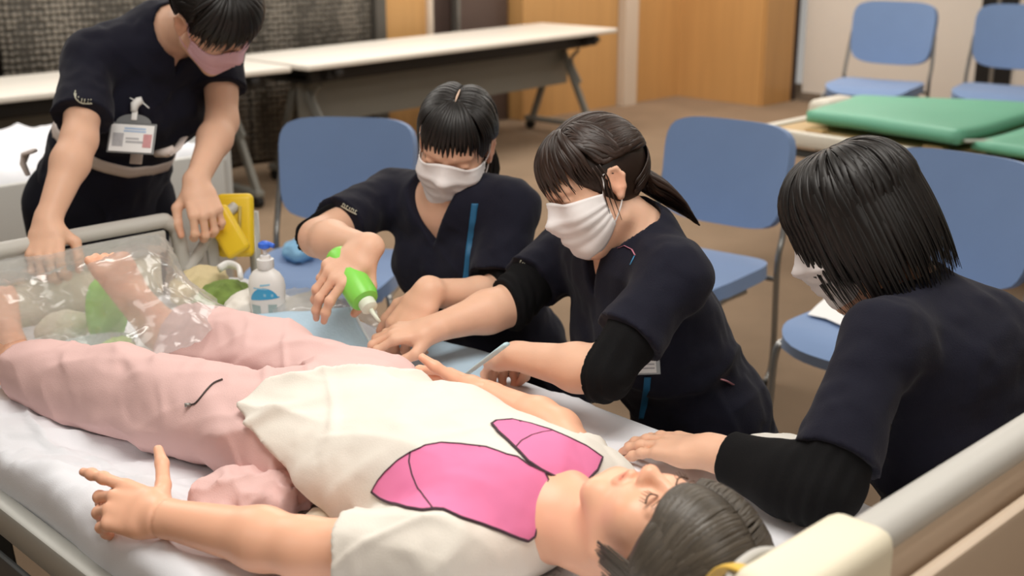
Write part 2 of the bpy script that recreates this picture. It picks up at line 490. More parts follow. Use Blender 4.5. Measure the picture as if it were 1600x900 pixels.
# ================================================================ background furniture
M['ttop'] = mat('table_top_white', (236, 230, 220), 0.4, var=0.02)
M['tgrey'] = mat('table_grey', (128, 128, 122), 0.5, var=0.04)
M['tblack'] = mat('table_black', (26, 25, 25), 0.6)
M['rubber'] = mat('black_rubber', (22, 22, 22), 0.7)
def table(loc, rot, ln, label):
    t = thing('folding_table', label, 'table', loc, rot, 'folding tables along the back wall')
    t_ = lambda nm, g, m, p=t, **k: link(nm, mesh(nm, *g.arr(), m, True, 35), p)
    t_('tabletop', MB().box((ln / 2, 0.33, 0.7), (ln, 0.66, 0.03), bev=0.008), M['ttop'])
    t_('shelf', MB().box((ln / 2, 0.36, 0.60), (ln - 0.24, 0.40, 0.02), bev=0.004).box((ln / 2, 0.12, 0.645), (ln - 0.2, 0.05, 0.08), bev=0.005), M['tblack'])
    t_('modesty_panel', MB().box((ln / 2, 0.30, 0.46), (ln - 0.34, 0.015, 0.24), bev=0.004), M['tgrey'])
    for sx in (0.22, ln - 0.22):
        for x2 in (sx,):
            g = MB().bar((x2, 0.34, 0.655), (x2, 0.05, 0.08), 0.045, 0.03, (1, 0, 0), 0.006)
            g.bar((x2, 0.34, 0.655), (x2, 0.56, 0.08), 0.045, 0.03, (1, 0, 0), 0.006)
            g.bar((x2, 0.02, 0.075), (x2, 0.62, 0.075), 0.05, 0.035, (0, 0, 1), 0.006)
            g.tube(smooth_path([(x2, 0.16, 0.58), (x2, 0.22, 0.50), (x2, 0.14, 0.36)], 6), 0.012)
            t_('leg_frame', g, M['tgrey'])
            t_('fold_bracket', MB().box((x2, 0.22, 0.645), (0.10, 0.36, 0.06), bev=0.01).box((x2, 0.05, 0.655), (0.05, 0.1, 0.035), bev=0.006), M['tblack'])
            for yy in (0.05, 0.58):
                t_('caster', MB().tube([(x2 - 0.018, yy, 0.032), (x2 + 0.018, yy, 0.032)], 0.032, 14), M['rubber'])
    return t
table((3.80, 5.37, 0), math.radians(5.0), 2.72, 'long white folding table reaching to the wood panel wall')
table((1.0, 5.37, 0), math.radians(0.6), 2.72, 'long white folding table behind the standing person in dark scrubs')

# blue stacking chair, faces +Y about its own origin
M['blue'] = mat('blue_fabric', (122, 149, 192), 0.75, var=0.05, bump=0.25, bs=500, sheen=0.2)
M['blue_edge'] = mat('seat_underside', (62, 74, 92), 0.6)
M['steel'] = mat('chair_steel', (150, 150, 148), 0.3, metal=0.8)
def chair_proto(label):
    t = proto('stacking_chair', label, 'chair', 'blue stacking chairs')
    L_ = lambda nm, g, m: link(nm, mesh(nm, *g.arr(), m, True, 40), t)
    # back: curved pad with rounded corners
    def pad(n, m2, fx, thick):
        G = []
        for i in range(m2 + 1):
            v = i / m2 * 2 - 1; row = []
            for j in range(n + 1):
                u = j / n * 2 - 1
                row.append(fx(u, v))
            G.append(row)
        return MB().grid(np.array(G), thick)
    def sq(u, v):        # square -> rounded square
        p = 5.0; r = (abs(u) ** p + abs(v) ** p) ** (1 / p); m = max(abs(u), abs(v))
        k = m / r if r > 1e-9 else 1
        return u * k, v * k
    def fb(u, v):
        u, v = sq(u, v); w_ = 0.235 + 0.006 * v
        z = 0.662 + 0.165 * v - 0.012 * (1 - u * u) * (v < 0) * abs(v)
        return (u * w_, -0.235 - 0.05 * (z - 0.48) / 0.3 - 0.035 * (1 - u * u), z)
    L_('backrest', pad(18, 12, fb, -0.032), M['blue'])
    def fs(u, v):
        u, v = sq(u, v)
        z = 0.412 - 0.035 * max(0, v - 0.6) ** 2 / 0.16 - 0.006 * (1 - u * u)
        return (u * 0.235, 0.015 + v * 0.225, z)
    L_('seat', pad(14, 16, fs, -0.045), M['blue'])
    L_('seat_pan', MB().box((0, 0, 0.358), (0.40, 0.38, 0.014), bev=0.004), M['blue_edge'])
    for s in (-1, 1):
        x = s * 0.238
        P = smooth_path([(x * 0.96, -0.262, 0.66), (x, -0.222, 0.50), (x, -0.195, 0.40), (x, -0.205, 0.12), (x, -0.18, 0.022), (x, -0.10, 0.013), (x, 0.13, 0.013), (x, 0.19, 0.02), (x, 0.205, 0.06), (x, 0.198, 0.2), (x, 0.185, 0.33), (x * 0.96, 0.15, 0.36), (x * 0.96, 0.0, 0.358)], 5)
        L_('frame', MB().tube(P, 0.0105, 8), M['steel'])
        for y in (-0.13, 0.15): L_('glide', MB().box((x, y, 0.012), (0.028, 0.05, 0.022), bev=0.005), M['rubber'])
    L_('cross_bar', MB().tube([(-0.238, -0.2, 0.35), (0.238, -0.2, 0.35)], 0.009, 8), M['steel'])
    return t
# (x, y, heading, label, scale); a heading turns the front from +Y
ch = [(2.27, 3.14, 90 + 38, 'blue chair with a pale blue cloth on its seat, behind the green bottle', 1.0),
      (3.08, 2.36, 90 + 7, 'blue chair with an empty seat behind the person with a ponytail', 1.0),
      (2.94, 1.53, 90, 'blue chair with a white paper on its seat, behind the person with bobbed hair', 1.03),
      (7.0, 3.93, 104, 'blue chair against the white wall, left one of the two at the top right', 1.12),
      (7.32, 3.27, 104, 'blue chair against the white wall, right one of the two, cut by the frame', 1.12)]
c0 = chair_proto(ch[0][3]); chairs = [c0]
c0.location = (ch[0][0], ch[0][1], 0); c0.rotation_euler = (0, 0, math.radians(ch[0][2]))
for x, y, a, lb, s in ch[1:]: chairs.append(dup(c0, (x, y, 0), math.radians(a), lb, s))
# ================================================================ the bed
M['bgrey'] = mat('bed_grey', (196, 194, 188), 0.45, var=0.02)
M['bbeige'] = mat('bed_beige_panel', (206, 186, 164), 0.5, var=0.03)
M['cream'] = mat('bed_cream', (240, 232, 208), 0.45, var=0.02)
M['frame'] = mat('frame_grey_paint', (172, 172, 166), 0.4, metal=0.2, var=0.04)
M['dk'] = mat('dark_grey_frame', (62, 64, 64), 0.5, var=0.05)
bed = thing('hospital_bed', 'grey and cream hospital bed the training mannequin lies on', 'bed', (1.12, 1.5, 0))
B0, B1 = 0.60, 2.48
hb = obj('headboard', MB().box((1.125, 0.562, 0.725), (0.86, 0.028, 0.28), bev=0.012), M['bbeige'], bed, angle=40)
# slanted outer face of the headboard
obj('outer_panel', MB().box((1.125, 0.535, 0.68), (0.84, 0.02, 0.34), np.array([[1, 0, 0], [0, math.cos(0.12), math.sin(0.12)], [0, -math.sin(0.12), math.cos(0.12)]]), bev=0.01), M['bbeige'], hb, angle=40)
obj('top_rail', MB().tube([(x, 0.565, 0.880) for x in (0.70, 0.9, 1.2, 1.56)], 0.025, 16, ref=(0, 0, 1), flat=0.85), M['bgrey'], hb, angle=50)
obj('cover', MB().box((0.972, 0.567, 0.864), (0.19, 0.078, 0.082), bev=0.02, seg=4), M['cream'], hb, angle=60)
obj('end_block', MB().box((0.80, 0.572, 0.858), (0.15, 0.07, 0.07), bev=0.012, seg=3), M['bgrey'], hb, angle=60)
obj('handle', MB().tube(smooth_path([(0.905, 0.60, 0.815), (0.915, 0.620, 0.848), (0.935, 0.635, 0.862), (0.985, 0.640, 0.862), (1.03, 0.620, 0.85)], 6), 0.0075, 10, flat=1.3), M['bgrey'], hb)
for x in (0.76, 1.49): obj('post', MB().bar((x, 0.57, 0.35), (x, 0.57, 0.62), 0.05, 0.03, (0, 1, 0), 0.006), M['frame'], bed, smooth=False)
fb = obj('footboard', MB().box((1.05, 2.52, 0.70), (0.60, 0.018, 0.17), bev=0.008), M['cream'], bed, angle=40)
obj('top_rail', MB().tube(smooth_path([(0.70, 2.515, 0.60), (0.71, 2.515, 0.76), (0.75, 2.515, 0.81), (0.85, 2.515, 0.82), (1.3, 2.515, 0.82), (1.375, 2.515, 0.812), (1.40, 2.515, 0.76), (1.41, 2.515, 0.55)], 6), 0.017, 12, ref=(0, 1, 0), flat=1.2), M['bgrey'], fb)
obj('lower_rail', MB().bar((0.71, 2.515, 0.605), (1.41, 2.515, 0.605), 0.03, 0.03, bev=0.005), M['bgrey'], fb, angle=40)
obj('inner_panel', MB().box((1.05, 2.505, 0.775), (0.62, 0.012, 0.05), bev=0.005), M['bgrey'], fb, angle=40)
sr = obj('grab_bar', MB().tube(smooth_path([(1.40, 2.50, 0.69), (1.45, 2.50, 0.745), (1.50, 2.50, 0.80), (1.545, 2.50, 0.825)], 5), 0.013, 10), M['bgrey'], bed)
obj('strut', MB().bar((1.475, 2.505, 0.765), (1.50, 2.52, 0.52), 0.03, 0.012, (0, 1, 0), 0.004), M['bgrey'], sr, smooth=False)
obj('bracket', MB().box((1.43, 2.515, 0.66), (0.05, 0.02, 0.14), bev=0.006), M['bgrey'], sr, angle=40)
obj('pole', MB().tube([(1.60, 2.515, 0.3), (1.60, 2.515, 0.80)], 0.014, 10), M['frame'], bed)
obj('pole_arm', MB().bar((1.40, 2.515, 0.45), (1.60, 2.515, 0.45), 0.03, 0.03, bev=0.004), M['frame'], bed, smooth=False)
for x in (0.683, 1.57): obj('side_rail', MB().bar((x, B0, 0.572), (x, 2.50, 0.572), 0.034, 0.055, bev=0.008), M['frame'], bed, angle=40)
obj('deck', slab(0.71, 1.55, B0, B1, 0.52, 0.555), M['dk'], bed, smooth=False)
g = obj('guard_panel', MB().box((0.655, 1.55, 0.475), (0.012, 1.0, 0.11), bev=0.005), M['dk'], bed, angle=40)
obj('guard_slat', MB().box((0.64, 1.60, 0.40), (0.012, 1.1, 0.035), bev=0.005), mat('tan_slat', (150, 132, 104), 0.5), g, angle=40)
for x in (0.80, 1.44):
    obj('base_beam', MB().bar((x, 0.75, 0.2), (x, 2.35, 0.2), 0.05, 0.06, bev=0.006), M['dk'], bed, smooth=False)
    for y in (0.85, 2.2):
        obj('lift_leg', MB().bar((x, y, 0.2), (x, y + 0.08, 0.53), 0.05, 0.04, (0, 1, 0), 0.005), M['dk'], bed, smooth=False)
        c = obj('caster', MB().tube([(x - 0.02, y, 0.06), (x + 0.02, y, 0.06)], 0.06, 18), M['rubber'], bed, angle=40)
        obj('fork', MB().box((x, y, 0.13), (0.055, 0.04, 0.1), bev=0.008), M['frame'], c, angle=40)
M['mattress'] = mat('mattress_cover', (205, 205, 200), 0.8)
obj('mattress', MB().box((1.127, 1.54, 0.599), (0.81, 1.83, 0.085), bev=0.03, seg=3), M['mattress'], bed, angle=60)

# white sheet: wrinkled top that rolls over both long edges
M['sheet'] = mat('sheet_white', (234, 236, 242), 0.85, var=0.015, bump=0.15, bs=500, spec=0.2)
def sheet_z(X, Y):
    P = np.stack([X * 7, Y * 4.5, X * 0 + 0.3], -1)
    wr = 0.006 * ridged(P + 0.5 * noise(P * 0.7, 3)[..., None], 1) + 0.004 * ridged(P * V3(2.2, 1.6, 1), 2) + 0.0016 * noise(P * 5, 4)
    near = sstep(1.0, 0.72, X) * sstep(2.4, 1.9, Y)
    diag = (X - 0.7) * 0.9 + (Y - 1.5) * 0.5
    wr = wr * (0.5 + 0.9 * near) + 0.009 * near * ridged(np.stack([diag * 16, (Y - X) * 2.0, X * 0], -1), 9)
    cr = lambda u, v, s, k: np.clip(1 - np.abs(noise(np.stack([u, v, X * 0 + s], -1), s)) * k, 0, 1) ** 2
    wr = wr + near * (0.012 * cr((X - 0.7) * 9 + (Y - 1.5) * 5, (Y - X) * 2.2, 11, 3.0) + 0.010 * cr((X - 0.7) * 16 - Y * 3, Y * 5 + X * 3, 12, 3.2) + 0.007 * cr(X * 22 + Y * 13, (Y - X) * 5, 13, 3.0))
    wr = wr + 0.006 * (1 - near) * cr(X * 8 + Y * 3, Y * 3 - X * 2, 14, 2.5)
    return 0.653 + wr
xs = np.concatenate([[0.700, 0.697, 0.696, 0.697, 0.700, 0.707, 0.72], np.linspace(0.735, 1.535, 130), [1.545, 1.553, 1.557, 1.558, 1.558, 1.557, 1.555]])
dz = np.concatenate([[0.105, 0.066, 0.048, 0.032, 0.018, 0.008, 0.002], np.zeros(130), [0.003, 0.01, 0.02, 0.035, 0.06, 0.09, 0.12]])
ys = np.linspace(B0 + 0.005, B1, 260)
XX, YY = np.meshgrid(xs, ys, indexing='ij')
ZZ = sheet_z(XX, YY) - dz[:, None]
hang = (dz[:, None] > 0.015)
XX = XX + np.where(hang, np.sign(XX - 1.12) * 0.006 * noise(np.stack([YY * 9, dz[:, None] * 4 + YY * 0, YY * 0], -1), 5), 0)
ZZ += 0.02 * sstep(0.80, 0.64, YY) * sstep(1.25, 1.45, XX)        # bunched up by the headboard
tag(obj('bed_sheet', MB().grid(np.stack([XX, YY, ZZ], -1)[::-1]), M['sheet']), 'wrinkled white sheet covering the bed under the mannequin', 'sheet')
# ================================================================ figure builders
M['skin'] = mat('skin', (234, 188, 160), 0.48, var=0.05, vs=25, bump=0.12, bs=350, attr=True, sss=0.12, spec=0.4)
M['scalp'] = mat('scalp', (216, 186, 164), 0.6)
M['doll'] = mat('mannequin_vinyl', (250, 192, 160), 0.38, var=0.02, vs=12, attr=True, sss=0.08, spec=0.45)
M['navy'] = mat('navy_scrub', (19, 20, 36), 0.85, var=0.10, vs=14, bump=0.3, bs=450, spec=0.25, sheen=0.06)
M['navy2'] = mat('navy_trousers', (17, 18, 31), 0.85, var=0.10, vs=14, bump=0.3, bs=450, spec=0.25)
M['blackknit'] = mat('black_knit', (14, 14, 16), 0.9, var=0.1, vs=30, bump=0.3, bs=600, spec=0.2)
M['hair_black'] = mat('hair_black', (17, 13, 12), 0.46, var=0.25, vs=30, attr=True, spec=0.45)
M['hair_brown'] = mat('hair_brown', (46, 31, 24), 0.44, var=0.25, vs=30, attr=True, spec=0.45)
M['mask_white'] = mat('mask_white', (240, 236, 236), 0.8, var=0.01, spec=0.2)
M['mask_pink'] = mat('mask_pink', (240, 196, 208), 0.8, var=0.01, spec=0.2)
M['white'] = mat('white_plastic', (238, 238, 236), 0.4, var=0.01)

def headframe(c, fwd, up, s=1.0):
    f = nrm(fwd); u = nrm(np.asarray(up, float) - f * (f @ np.asarray(up, float))); r = np.cross(f, u)
    return np.asarray(c, float), np.array([r, f, u]), s
def HW(hf, p):                 # head-local point(s) to world
    return np.asarray(p, float) * hf[2] @ hf[1] + hf[0]
def head_local(s=1.0, eyes='down', wide=1.0):
    w_ = wide
    E = lambda c, r: el(np.array(c) * s, np.array(r) * s)
    R = lambda a, b, x, y: rc(np.array(a) * s, np.array(b) * s, x * s, y * s)
    skull = E((0, -0.016, 0.032), (0.073 * w_, 0.090, 0.083))
    face = E((0, 0.030, -0.035), (0.060 * w_, 0.058, 0.078))
    h = U(0.03 * s, skull, face, E((0, 0.050, 0.045), (0.050 * w_, 0.036, 0.042)))
    h = U(0.022 * s, h, R((-0.022, 0.060, -0.098), (0.022, 0.060, -0.098), 0.017, 0.017), R((-0.048 * w_, 0.0, -0.065), (-0.016, 0.055, -0.095), 0.018, 0.016), R((0.048 * w_, 0.0, -0.065), (0.016, 0.055, -0.095), 0.018, 0.016),
          E((-0.036 * w_, 0.056, -0.026), (0.024, 0.022, 0.024)), E((0.036 * w_, 0.056, -0.026), (0.024, 0.022, 0.024)))
    for sx in (-1, 1):           # sockets, lids, brow
        h = cut(h, E((sx * 0.032, 0.0985, 0.006), (0.019, 0.015, 0.012)), 0.012 * s)
        h = U(0.004 * s, h, E((sx * 0.0315, 0.0705, 0.006), (0.0160, 0.0115, 0.0110)))
        h = U(0.010 * s, h, R((sx * 0.016, 0.081, 0.024), (sx * 0.046, 0.066, 0.024), 0.007, 0.006))
        h = cut(h, E((sx * 0.0315, 0.0850, 0.0005), (0.0145, 0.006, 0.0011)), 0.0015 * s)
    nose = U(0.010 * s, R((0, 0.080, 0.014), (0, 0.098, -0.024), 0.0065, 0.0095), E((-0.0105, 0.091, -0.030), (0.0080, 0.0095, 0.0068)), E((0.0105, 0.091, -0.030), (0.0080, 0.0095, 0.0068)), E((0, 0.0985, -0.027), (0.0095, 0.0095, 0.0085)))
    h = U(0.009 * s, h, nose)
    for sx in (-1, 1): h = cut(h, E((sx * 0.0065, 0.096, -0.0375), (0.0038, 0.0055, 0.003)), 0.002 * s)
    h = U(0.006 * s, h, R((-0.016, 0.0815, -0.0585), (0, 0.0885, -0.0560), 0.0042, 0.0062), R((0.016, 0.0815, -0.0585), (0, 0.0885, -0.0560), 0.0042, 0.0062),
          R((-0.013, 0.0810, -0.0685), (0.013, 0.0810, -0.0685), 0.0062, 0.0062))
    h = cut(h, R((-0.021, 0.086, -0.0632), (0.021, 0.086, -0.0632), 0.0016, 0.0016), 0.002 * s)
    for sx in (-1, 1):           # ear: shell, rim and lobe
        x_ = lambda k: sx * k * w_
        rim = [(x_(0.0755), 0.001, 0.017), (x_(0.0775), -0.009, 0.0265), (x_(0.0790), -0.022, 0.0245), (x_(0.0795), -0.029, 0.008), (x_(0.0780), -0.022, -0.012), (x_(0.0755), -0.012, -0.026)]
        ea = U(0.004 * s, E((x_(0.0735), -0.013, 0.000), (0.0075, 0.0165, 0.026)), *[R(p, q, 0.0040, 0.0038) for p, q in zip(rim, rim[1:])], E((x_(0.0745), -0.009, -0.025), (0.0055, 0.007, 0.008)))
        ea = cut(ea, E((sx * 0.083 * w_, -0.012, 0.003), (0.006, 0.010, 0.015)), 0.003 * s)
        h = U(0.005 * s, h, ea)
    return h
def face_paint(V, hf, blush=(1.0, 0.80, 0.76), lip=(0.86, 0.50, 0.50), brow=None):
    q = (V - hf[0]) @ hf[1].T / hf[2]
    c = np.ones((len(V), 3))
    def spot(p, r, colr, k=1.0):
        d = np.sqrt((((q - np.array(p)) / np.array(r)) ** 2).sum(1)); t = (k * (1 - sstep(0.5, 1.0, d)))[:, None]
        c[:] = c * (1 - t) + c * np.array(colr) * t
    for sx in (-1, 1):
        spot((sx * 0.038, 0.07, -0.03), (0.028, 0.03, 0.022), blush, 0.8)
        spot((sx * 0.074, -0.012, 0.0), (0.02, 0.03, 0.036), (1.0, 0.84, 0.80), 0.8)
        spot((sx * 0.0315, 0.080, 0.0005), (0.019, 0.012, 0.0042), (0.25, 0.18, 0.16), 0.9)
        if brow is not None: spot((sx * 0.030, 0.078, 0.027), (0.022, 0.02, 0.0055), brow, 0.8)
    spot((0, 0.098, -0.028), (0.018, 0.02, 0.016), (1.0, 0.84, 0.80), 0.7)
    spot((0, 0.086, -0.0625), (0.025, 0.016, 0.0115), lip, 0.95)
    spot((0, 0.086, -0.0632), (0.023, 0.01, 0.0028), (0.55, 0.42, 0.42), 0.9)
    return c
def hand_frame(w, d, n, right):        # wrist, direction of the fingers, back of the hand
    d = nrm(d); n = nrm(np.asarray(n, float) - d * (d @ np.asarray(n, float)))
    t = np.cross(d, n)                 # towards the person's right for palm-down fingers-forward
    return np.asarray(w, float), np.array([-t if right else t, d, n])
FING = [((0.0295, 0.086, 0.003), (0.040, 0.025, 0.020), 5), ((0.009, 0.091, 0.005), (0.045, 0.028, 0.021), 1), ((-0.0115, 0.087, 0.004), (0.041, 0.026, 0.021), -3), ((-0.030, 0.078, 0.000), (0.032, 0.020, 0.018), -8)]
def hand(hf, curls, thumb=((0.040, 0.030, -0.012), (0.010, 0.036, -0.006), (0.002, 0.027, -0.010)), s=1.0, spread=1.0, fat=1.0):
    """curls: four (knuckle, middle, end) bends in degrees; thumb: three successive steps"""
    w, R = hf[0], hf[1]
    W_ = lambda p: np.asarray(p, float) * s @ R + w
    D_ = lambda p: np.asarray(p, float) @ R
    palm = U(0.014 * s, ec(W_((0, -0.012, 0)), W_((0.001, 0.030, 0.0)), D_((1, 0, 0)), (0.0245 * s, 0.0175 * s), (0.033 * s, 0.0165 * s)),
             ec(W_((0.001, 0.030, 0)), W_((0, 0.078, 0.001)), D_((1, 0, 0)), (0.033 * s, 0.0165 * s), (0.0385 * s, 0.0125 * s)),
             el(W_((0.021, 0.034, -0.010)), (0.016 * s, 0.028 * s, 0.013 * s), R), el(W_((-0.022, 0.036, -0.008)), (0.013 * s, 0.030 * s, 0.012 * s), R))
    parts, tips = [], []
    for (b, ln, ang), (c1, c2, c3) in zip(FING, curls):
        p = np.array(b); sp = math.radians(ang * spread)
        rr = (0.0098 if b[0] > -0.025 else 0.0084) * s * fat
        ch, th = [], 0
        for k, (l_, cc) in enumerate(zip(ln, (c1, c2, c3))):
            th += math.radians(cc)
            q = p + l_ * np.array([math.sin(sp) * math.cos(th), math.cos(sp) * math.cos(th), -math.sin(th)])
            ch.append(rc(W_(p), W_(q), rr * (0.97, 0.88, 0.80)[k], rr * (0.88, 0.80, 0.66)[k])); p = q
            if k < 2: ch.append(el(W_(q), (rr * 0.93,) * 3))
        ch.append(rc(W_(np.array(b) + (0, -0.03, -0.001)), W_(b), 0.0075 * s, 0.0102 * s * fat))
        parts.append(U(0.005 * s, *ch)); tips.append(W_(p))
    p = np.array((0.020, 0.018, -0.008)); ch = []
    for k, st in enumerate(thumb):
        q = p + np.array(st); ch.append(rc(W_(p), W_(q), (0.0150, 0.0112, 0.0100)[k] * s * fat, (0.0112, 0.0100, 0.0076)[k] * s * fat)); p = q
    parts.append(U(0.006 * s, *ch)); tips.append(W_(p))
    fs = [U(0.010 * s, palm, q) for q in parts]
    return U(0.0022 * s, *fs), tips
def arm(sh, elb, wr, k=1.0):
    sh, elb, wr = [np.asarray(q, float) for q in (sh, elb, wr)]
    m = elb + (wr - elb) * 0.28
    return U(0.02, rc(sh, elb, 0.048 * k, 0.037 * k), rc(elb, m, 0.0365 * k, 0.0395 * k), rc(m, wr, 0.0395 * k, 0.0255 * k))

# hair made of tapering locks over a cap
class Hair:
    def __init__(s, hf, seed=1, cen=(0, -0.016, 0.034), rad=(0.084, 0.102, 0.094)):
        s.hf, s.mb, s.rnd, s.cen, s.rad = hf, MB(), random.Random(seed), np.array(cen), np.array(rad)
    def dirs(s, az_, el_):         # azimuth 0 = front, 90 = person's right; elevation up
        a, e = math.radians(az_), math.radians(el_)
        return np.array([math.sin(a) * math.cos(e), math.cos(a) * math.cos(e), math.sin(e)])
    def on(s, d, lift=0.0): d = nrm(d); return s.cen + d * (s.rad + lift)
    def arc(s, d0, d1, n=7, l0=0.0, l1=0.0, bul=0.004):
        d0, d1 = nrm(d0), nrm(d1); om = math.acos(max(-1, min(1, d0 @ d1))); out = []
        for t in np.linspace(0, 1, n):
            d = d0 if om < 1e-3 else (math.sin((1 - t) * om) * d0 + math.sin(t * om) * d1) / math.sin(om)
            out.append(s.on(d, l0 + (l1 - l0) * t + bul * math.sin(PI * t)))
        return out
    def lock(s, P, r=0.006, tip=0.25, root=0.7, flat=0.45, n=6, dark=0.35, sm_=3):
        P = smooth_path(np.array(P), sm_); m = len(P)
        t = np.linspace(0, 1, m)
        rr = r * (root + (1 - root) * sstep(0, 0.35, t)) * (1 - (1 - tip) * sstep(0.55, 1.0, t))
        Wp = HW(s.hf, P); c0 = HW(s.hf, s.cen)
        g = 1 + s.rnd.uniform(-dark, dark)
        s.mb.tube(Wp, rr * s.hf[2], n, ref=lambda p: p - c0, flat=flat, c=(g, g, g))
    def done(s, name, m, parent, cap=None):
        V, F = s.mb.arr(); C_ = np.array(s.mb.C)
        if cap is not None:
            cv, cf = cap; nb = len(V)
            V = np.vstack([V, cv]); F = list(F) + [tuple(q) for q in (cf + nb).tolist()]
            C_ = np.vstack([C_, np.full((len(cv), 3), 0.8)])
        return obj(name, (V, F), m, parent, col=C_)
def cap_local(hr, lift=-0.006, keep=None, h=0.006):
    a = el(hr.cen * hr.hf[2], (hr.rad + lift) * hr.hf[2])
    if keep is not None:
        b = S(lambda P: np.maximum(a.f(P), keep(P / hr.hf[2]) * hr.hf[2]), a.lo, a.hi)
    else: b = a
    return nets(xf(b, hr.hf[0], hr.hf[1]), h, levels=2)

def surf_dist(f, o, d, t0, t1):           # first crossing from outside, marching along d
    t = np.full(len(o), t0, float)
    for _ in range(60): t = np.minimum(t + 0.8 * np.clip(f(o + d * t[:, None]), -0.01, 0.02), t1)
    return t
def mask(hf, hl, m, parent, half=74, top=0.004, nose=0.016, bot=-0.112, pleats=True, nu=41, nv=25, loops=True):
    """surgical mask: pleated sheet laid over nose, cheeks and chin (head-local)"""
    s = hf[2]
    U_, V_ = np.linspace(-1, 1, nu), np.linspace(0, 1, nv)
    G = np.zeros((nv, nu, 3))
    for i, v in enumerate(V_):
        for j, u in enumerate(U_):
            tp = top + (nose - top) * math.exp(-(u / 0.28) ** 2) - 0.012 * abs(u) ** 2
            bt = bot + 0.045 * abs(u) ** 2.2
            z = tp + (bt - tp) * v
            a = math.radians(half * u)
            G[i, j] = (math.sin(a), math.cos(a), z)
    D = G.reshape(-1, 3).copy(); z = D[:, 2] * s
    dirv = np.stack([-D[:, 0], -D[:, 1], 0 * z], 1)
    o = np.stack([D[:, 0] * 0.14 * s, D[:, 1] * 0.14 * s, z], 1)
    # under the chin the surface recedes: keep the radius of the chin line
    t = surf_dist(hl.f, o, dirv, 0, 0.125 * s)
    r = (0.14 * s - t).reshape(nv, nu)
    for _ in range(10):                   # drape: pull taut between the high points
        q = np.pad(r, 1, mode='edge')
        av = (q[:-2, 1:-1] + q[2:, 1:-1] + q[1:-1, :-2] + q[1:-1, 2:]) / 4
        r = np.maximum(r, av)
    for i in range(nv):
        if V_[i] > 0.80: r[i] = r[i] - 0.016 * s * ((V_[i] - 0.80) / 0.20) ** 2 * np.cos(np.radians(half * U_) * 0.9)
    r = r + 0.0045 * s
    if pleats:
        for v0 in (0.30, 0.48, 0.66):
            r += (0.0030 * s * np.exp(-((V_ - v0) / 0.045) ** 2) - 0.0018 * s * np.exp(-((V_ - v0 - 0.07) / 0.03) ** 2))[:, None] * (1 - 0.3 * np.abs(U_)[None])
    L = np.stack([G[..., 0] * r, G[..., 1] * r, G[..., 2] * s], -1)
    Wd = (L.reshape(-1, 3) @ hf[1] + hf[0]).reshape(nv, nu, 3)
    o_ = obj('mask', MB().grid(Wd, 0.0012), m, parent)
    for k, sx in (((0, -1), (nu - 1, 1)) if loops else ()):
        P1, P2 = Wd[1, k], Wd[-2, k]
        e1, e2, e3 = [HW(hf, (sx * x, y, z)) for x, y, z in ((0.077, 0.004, 0.024), (0.0755, -0.026, 0.010), (0.074, -0.010, -0.030))]
        obj('ear_loop', MB().tube(smooth_path([P1, (P1 + e1) / 2 + nrm(e1 - hf[0]) * 0.003, e1, e2, e3, (P2 + e3) / 2 + nrm(e3 - hf[0]) * 0.003, P2], 5), 0.0014, 6), m, o_)
    # nose wire and edge binding
    obj('edge_binding', MB().tube(Wd[0] + (Wd[0] - Wd[1]) * 0.02, 0.0011, 6).tube(Wd[-1], 0.0011, 6), m, o_)
    return o_
def folds(P, s, amp, M3):                # soft directional cloth folds
    q = P @ M3.T
    return amp * (0.6 * ridged(q, s) + 0.4 * noise(q * 2.1, s + 1))
def torso_frame(j):
    ms = (j['rs'] + j['ls']) / 2; side = nrm(j['rs'] - j['ls']); up = nrm(ms - j['waist']); fw = nrm(np.cross(up, side)); side = np.cross(fw, up)
    return ms, side, fw, up           # side = person's right
def torso(j, g=0.0, bust=1.0, wide=1.0):
    ms, sd, fw, up = torso_frame(j); wa = j['waist']; hip = j['hip']
    hw = np.linalg.norm(j['rs'] - j['ls']) / 2
    c1 = ms - up * 0.035 - fw * 0.005; c2 = ms - up * 0.16 + fw * 0.004
    A = [rc(j['rs'] - up * 0.012 , j['ls'] - up * 0.012, 0.044 + g, 0.044 + g),
         rc(j['neck'] - up * 0.015, j['rs'] * 0.86 + ms * 0.14 - up * 0.002, 0.046 + g, 0.038 + g), rc(j['neck'] - up * 0.015, j['ls'] * 0.86 + ms * 0.14 - up * 0.002, 0.046 + g, 0.038 + g),
         ec(c1, c2, sd, (hw * 0.86 + g, 0.082 + g), (0.142 * wide + g, 0.098 + g)),
         ec(c2, wa, sd, (0.142 * wide + g, 0.098 + g), (0.128 * wide + g, 0.092 + g)),
         ec(wa, hip, sd, (0.128 * wide + g, 0.092 + g), (0.165 * wide + g, 0.112 + g)),
         ec(j['neck'], ms - up * 0.02, sd, (0.052 + g, 0.050 + g), (hw * 0.6 + g, 0.058 + g))]
    if bust:
        for s in (-1, 1): A.append(el(ms - up * 0.135 + sd * s * 0.068 + fw * 0.068, (0.066 + g, 0.052 + g, 0.066 + g), np.array([sd, fw, up])))
    return U(0.05, *A)
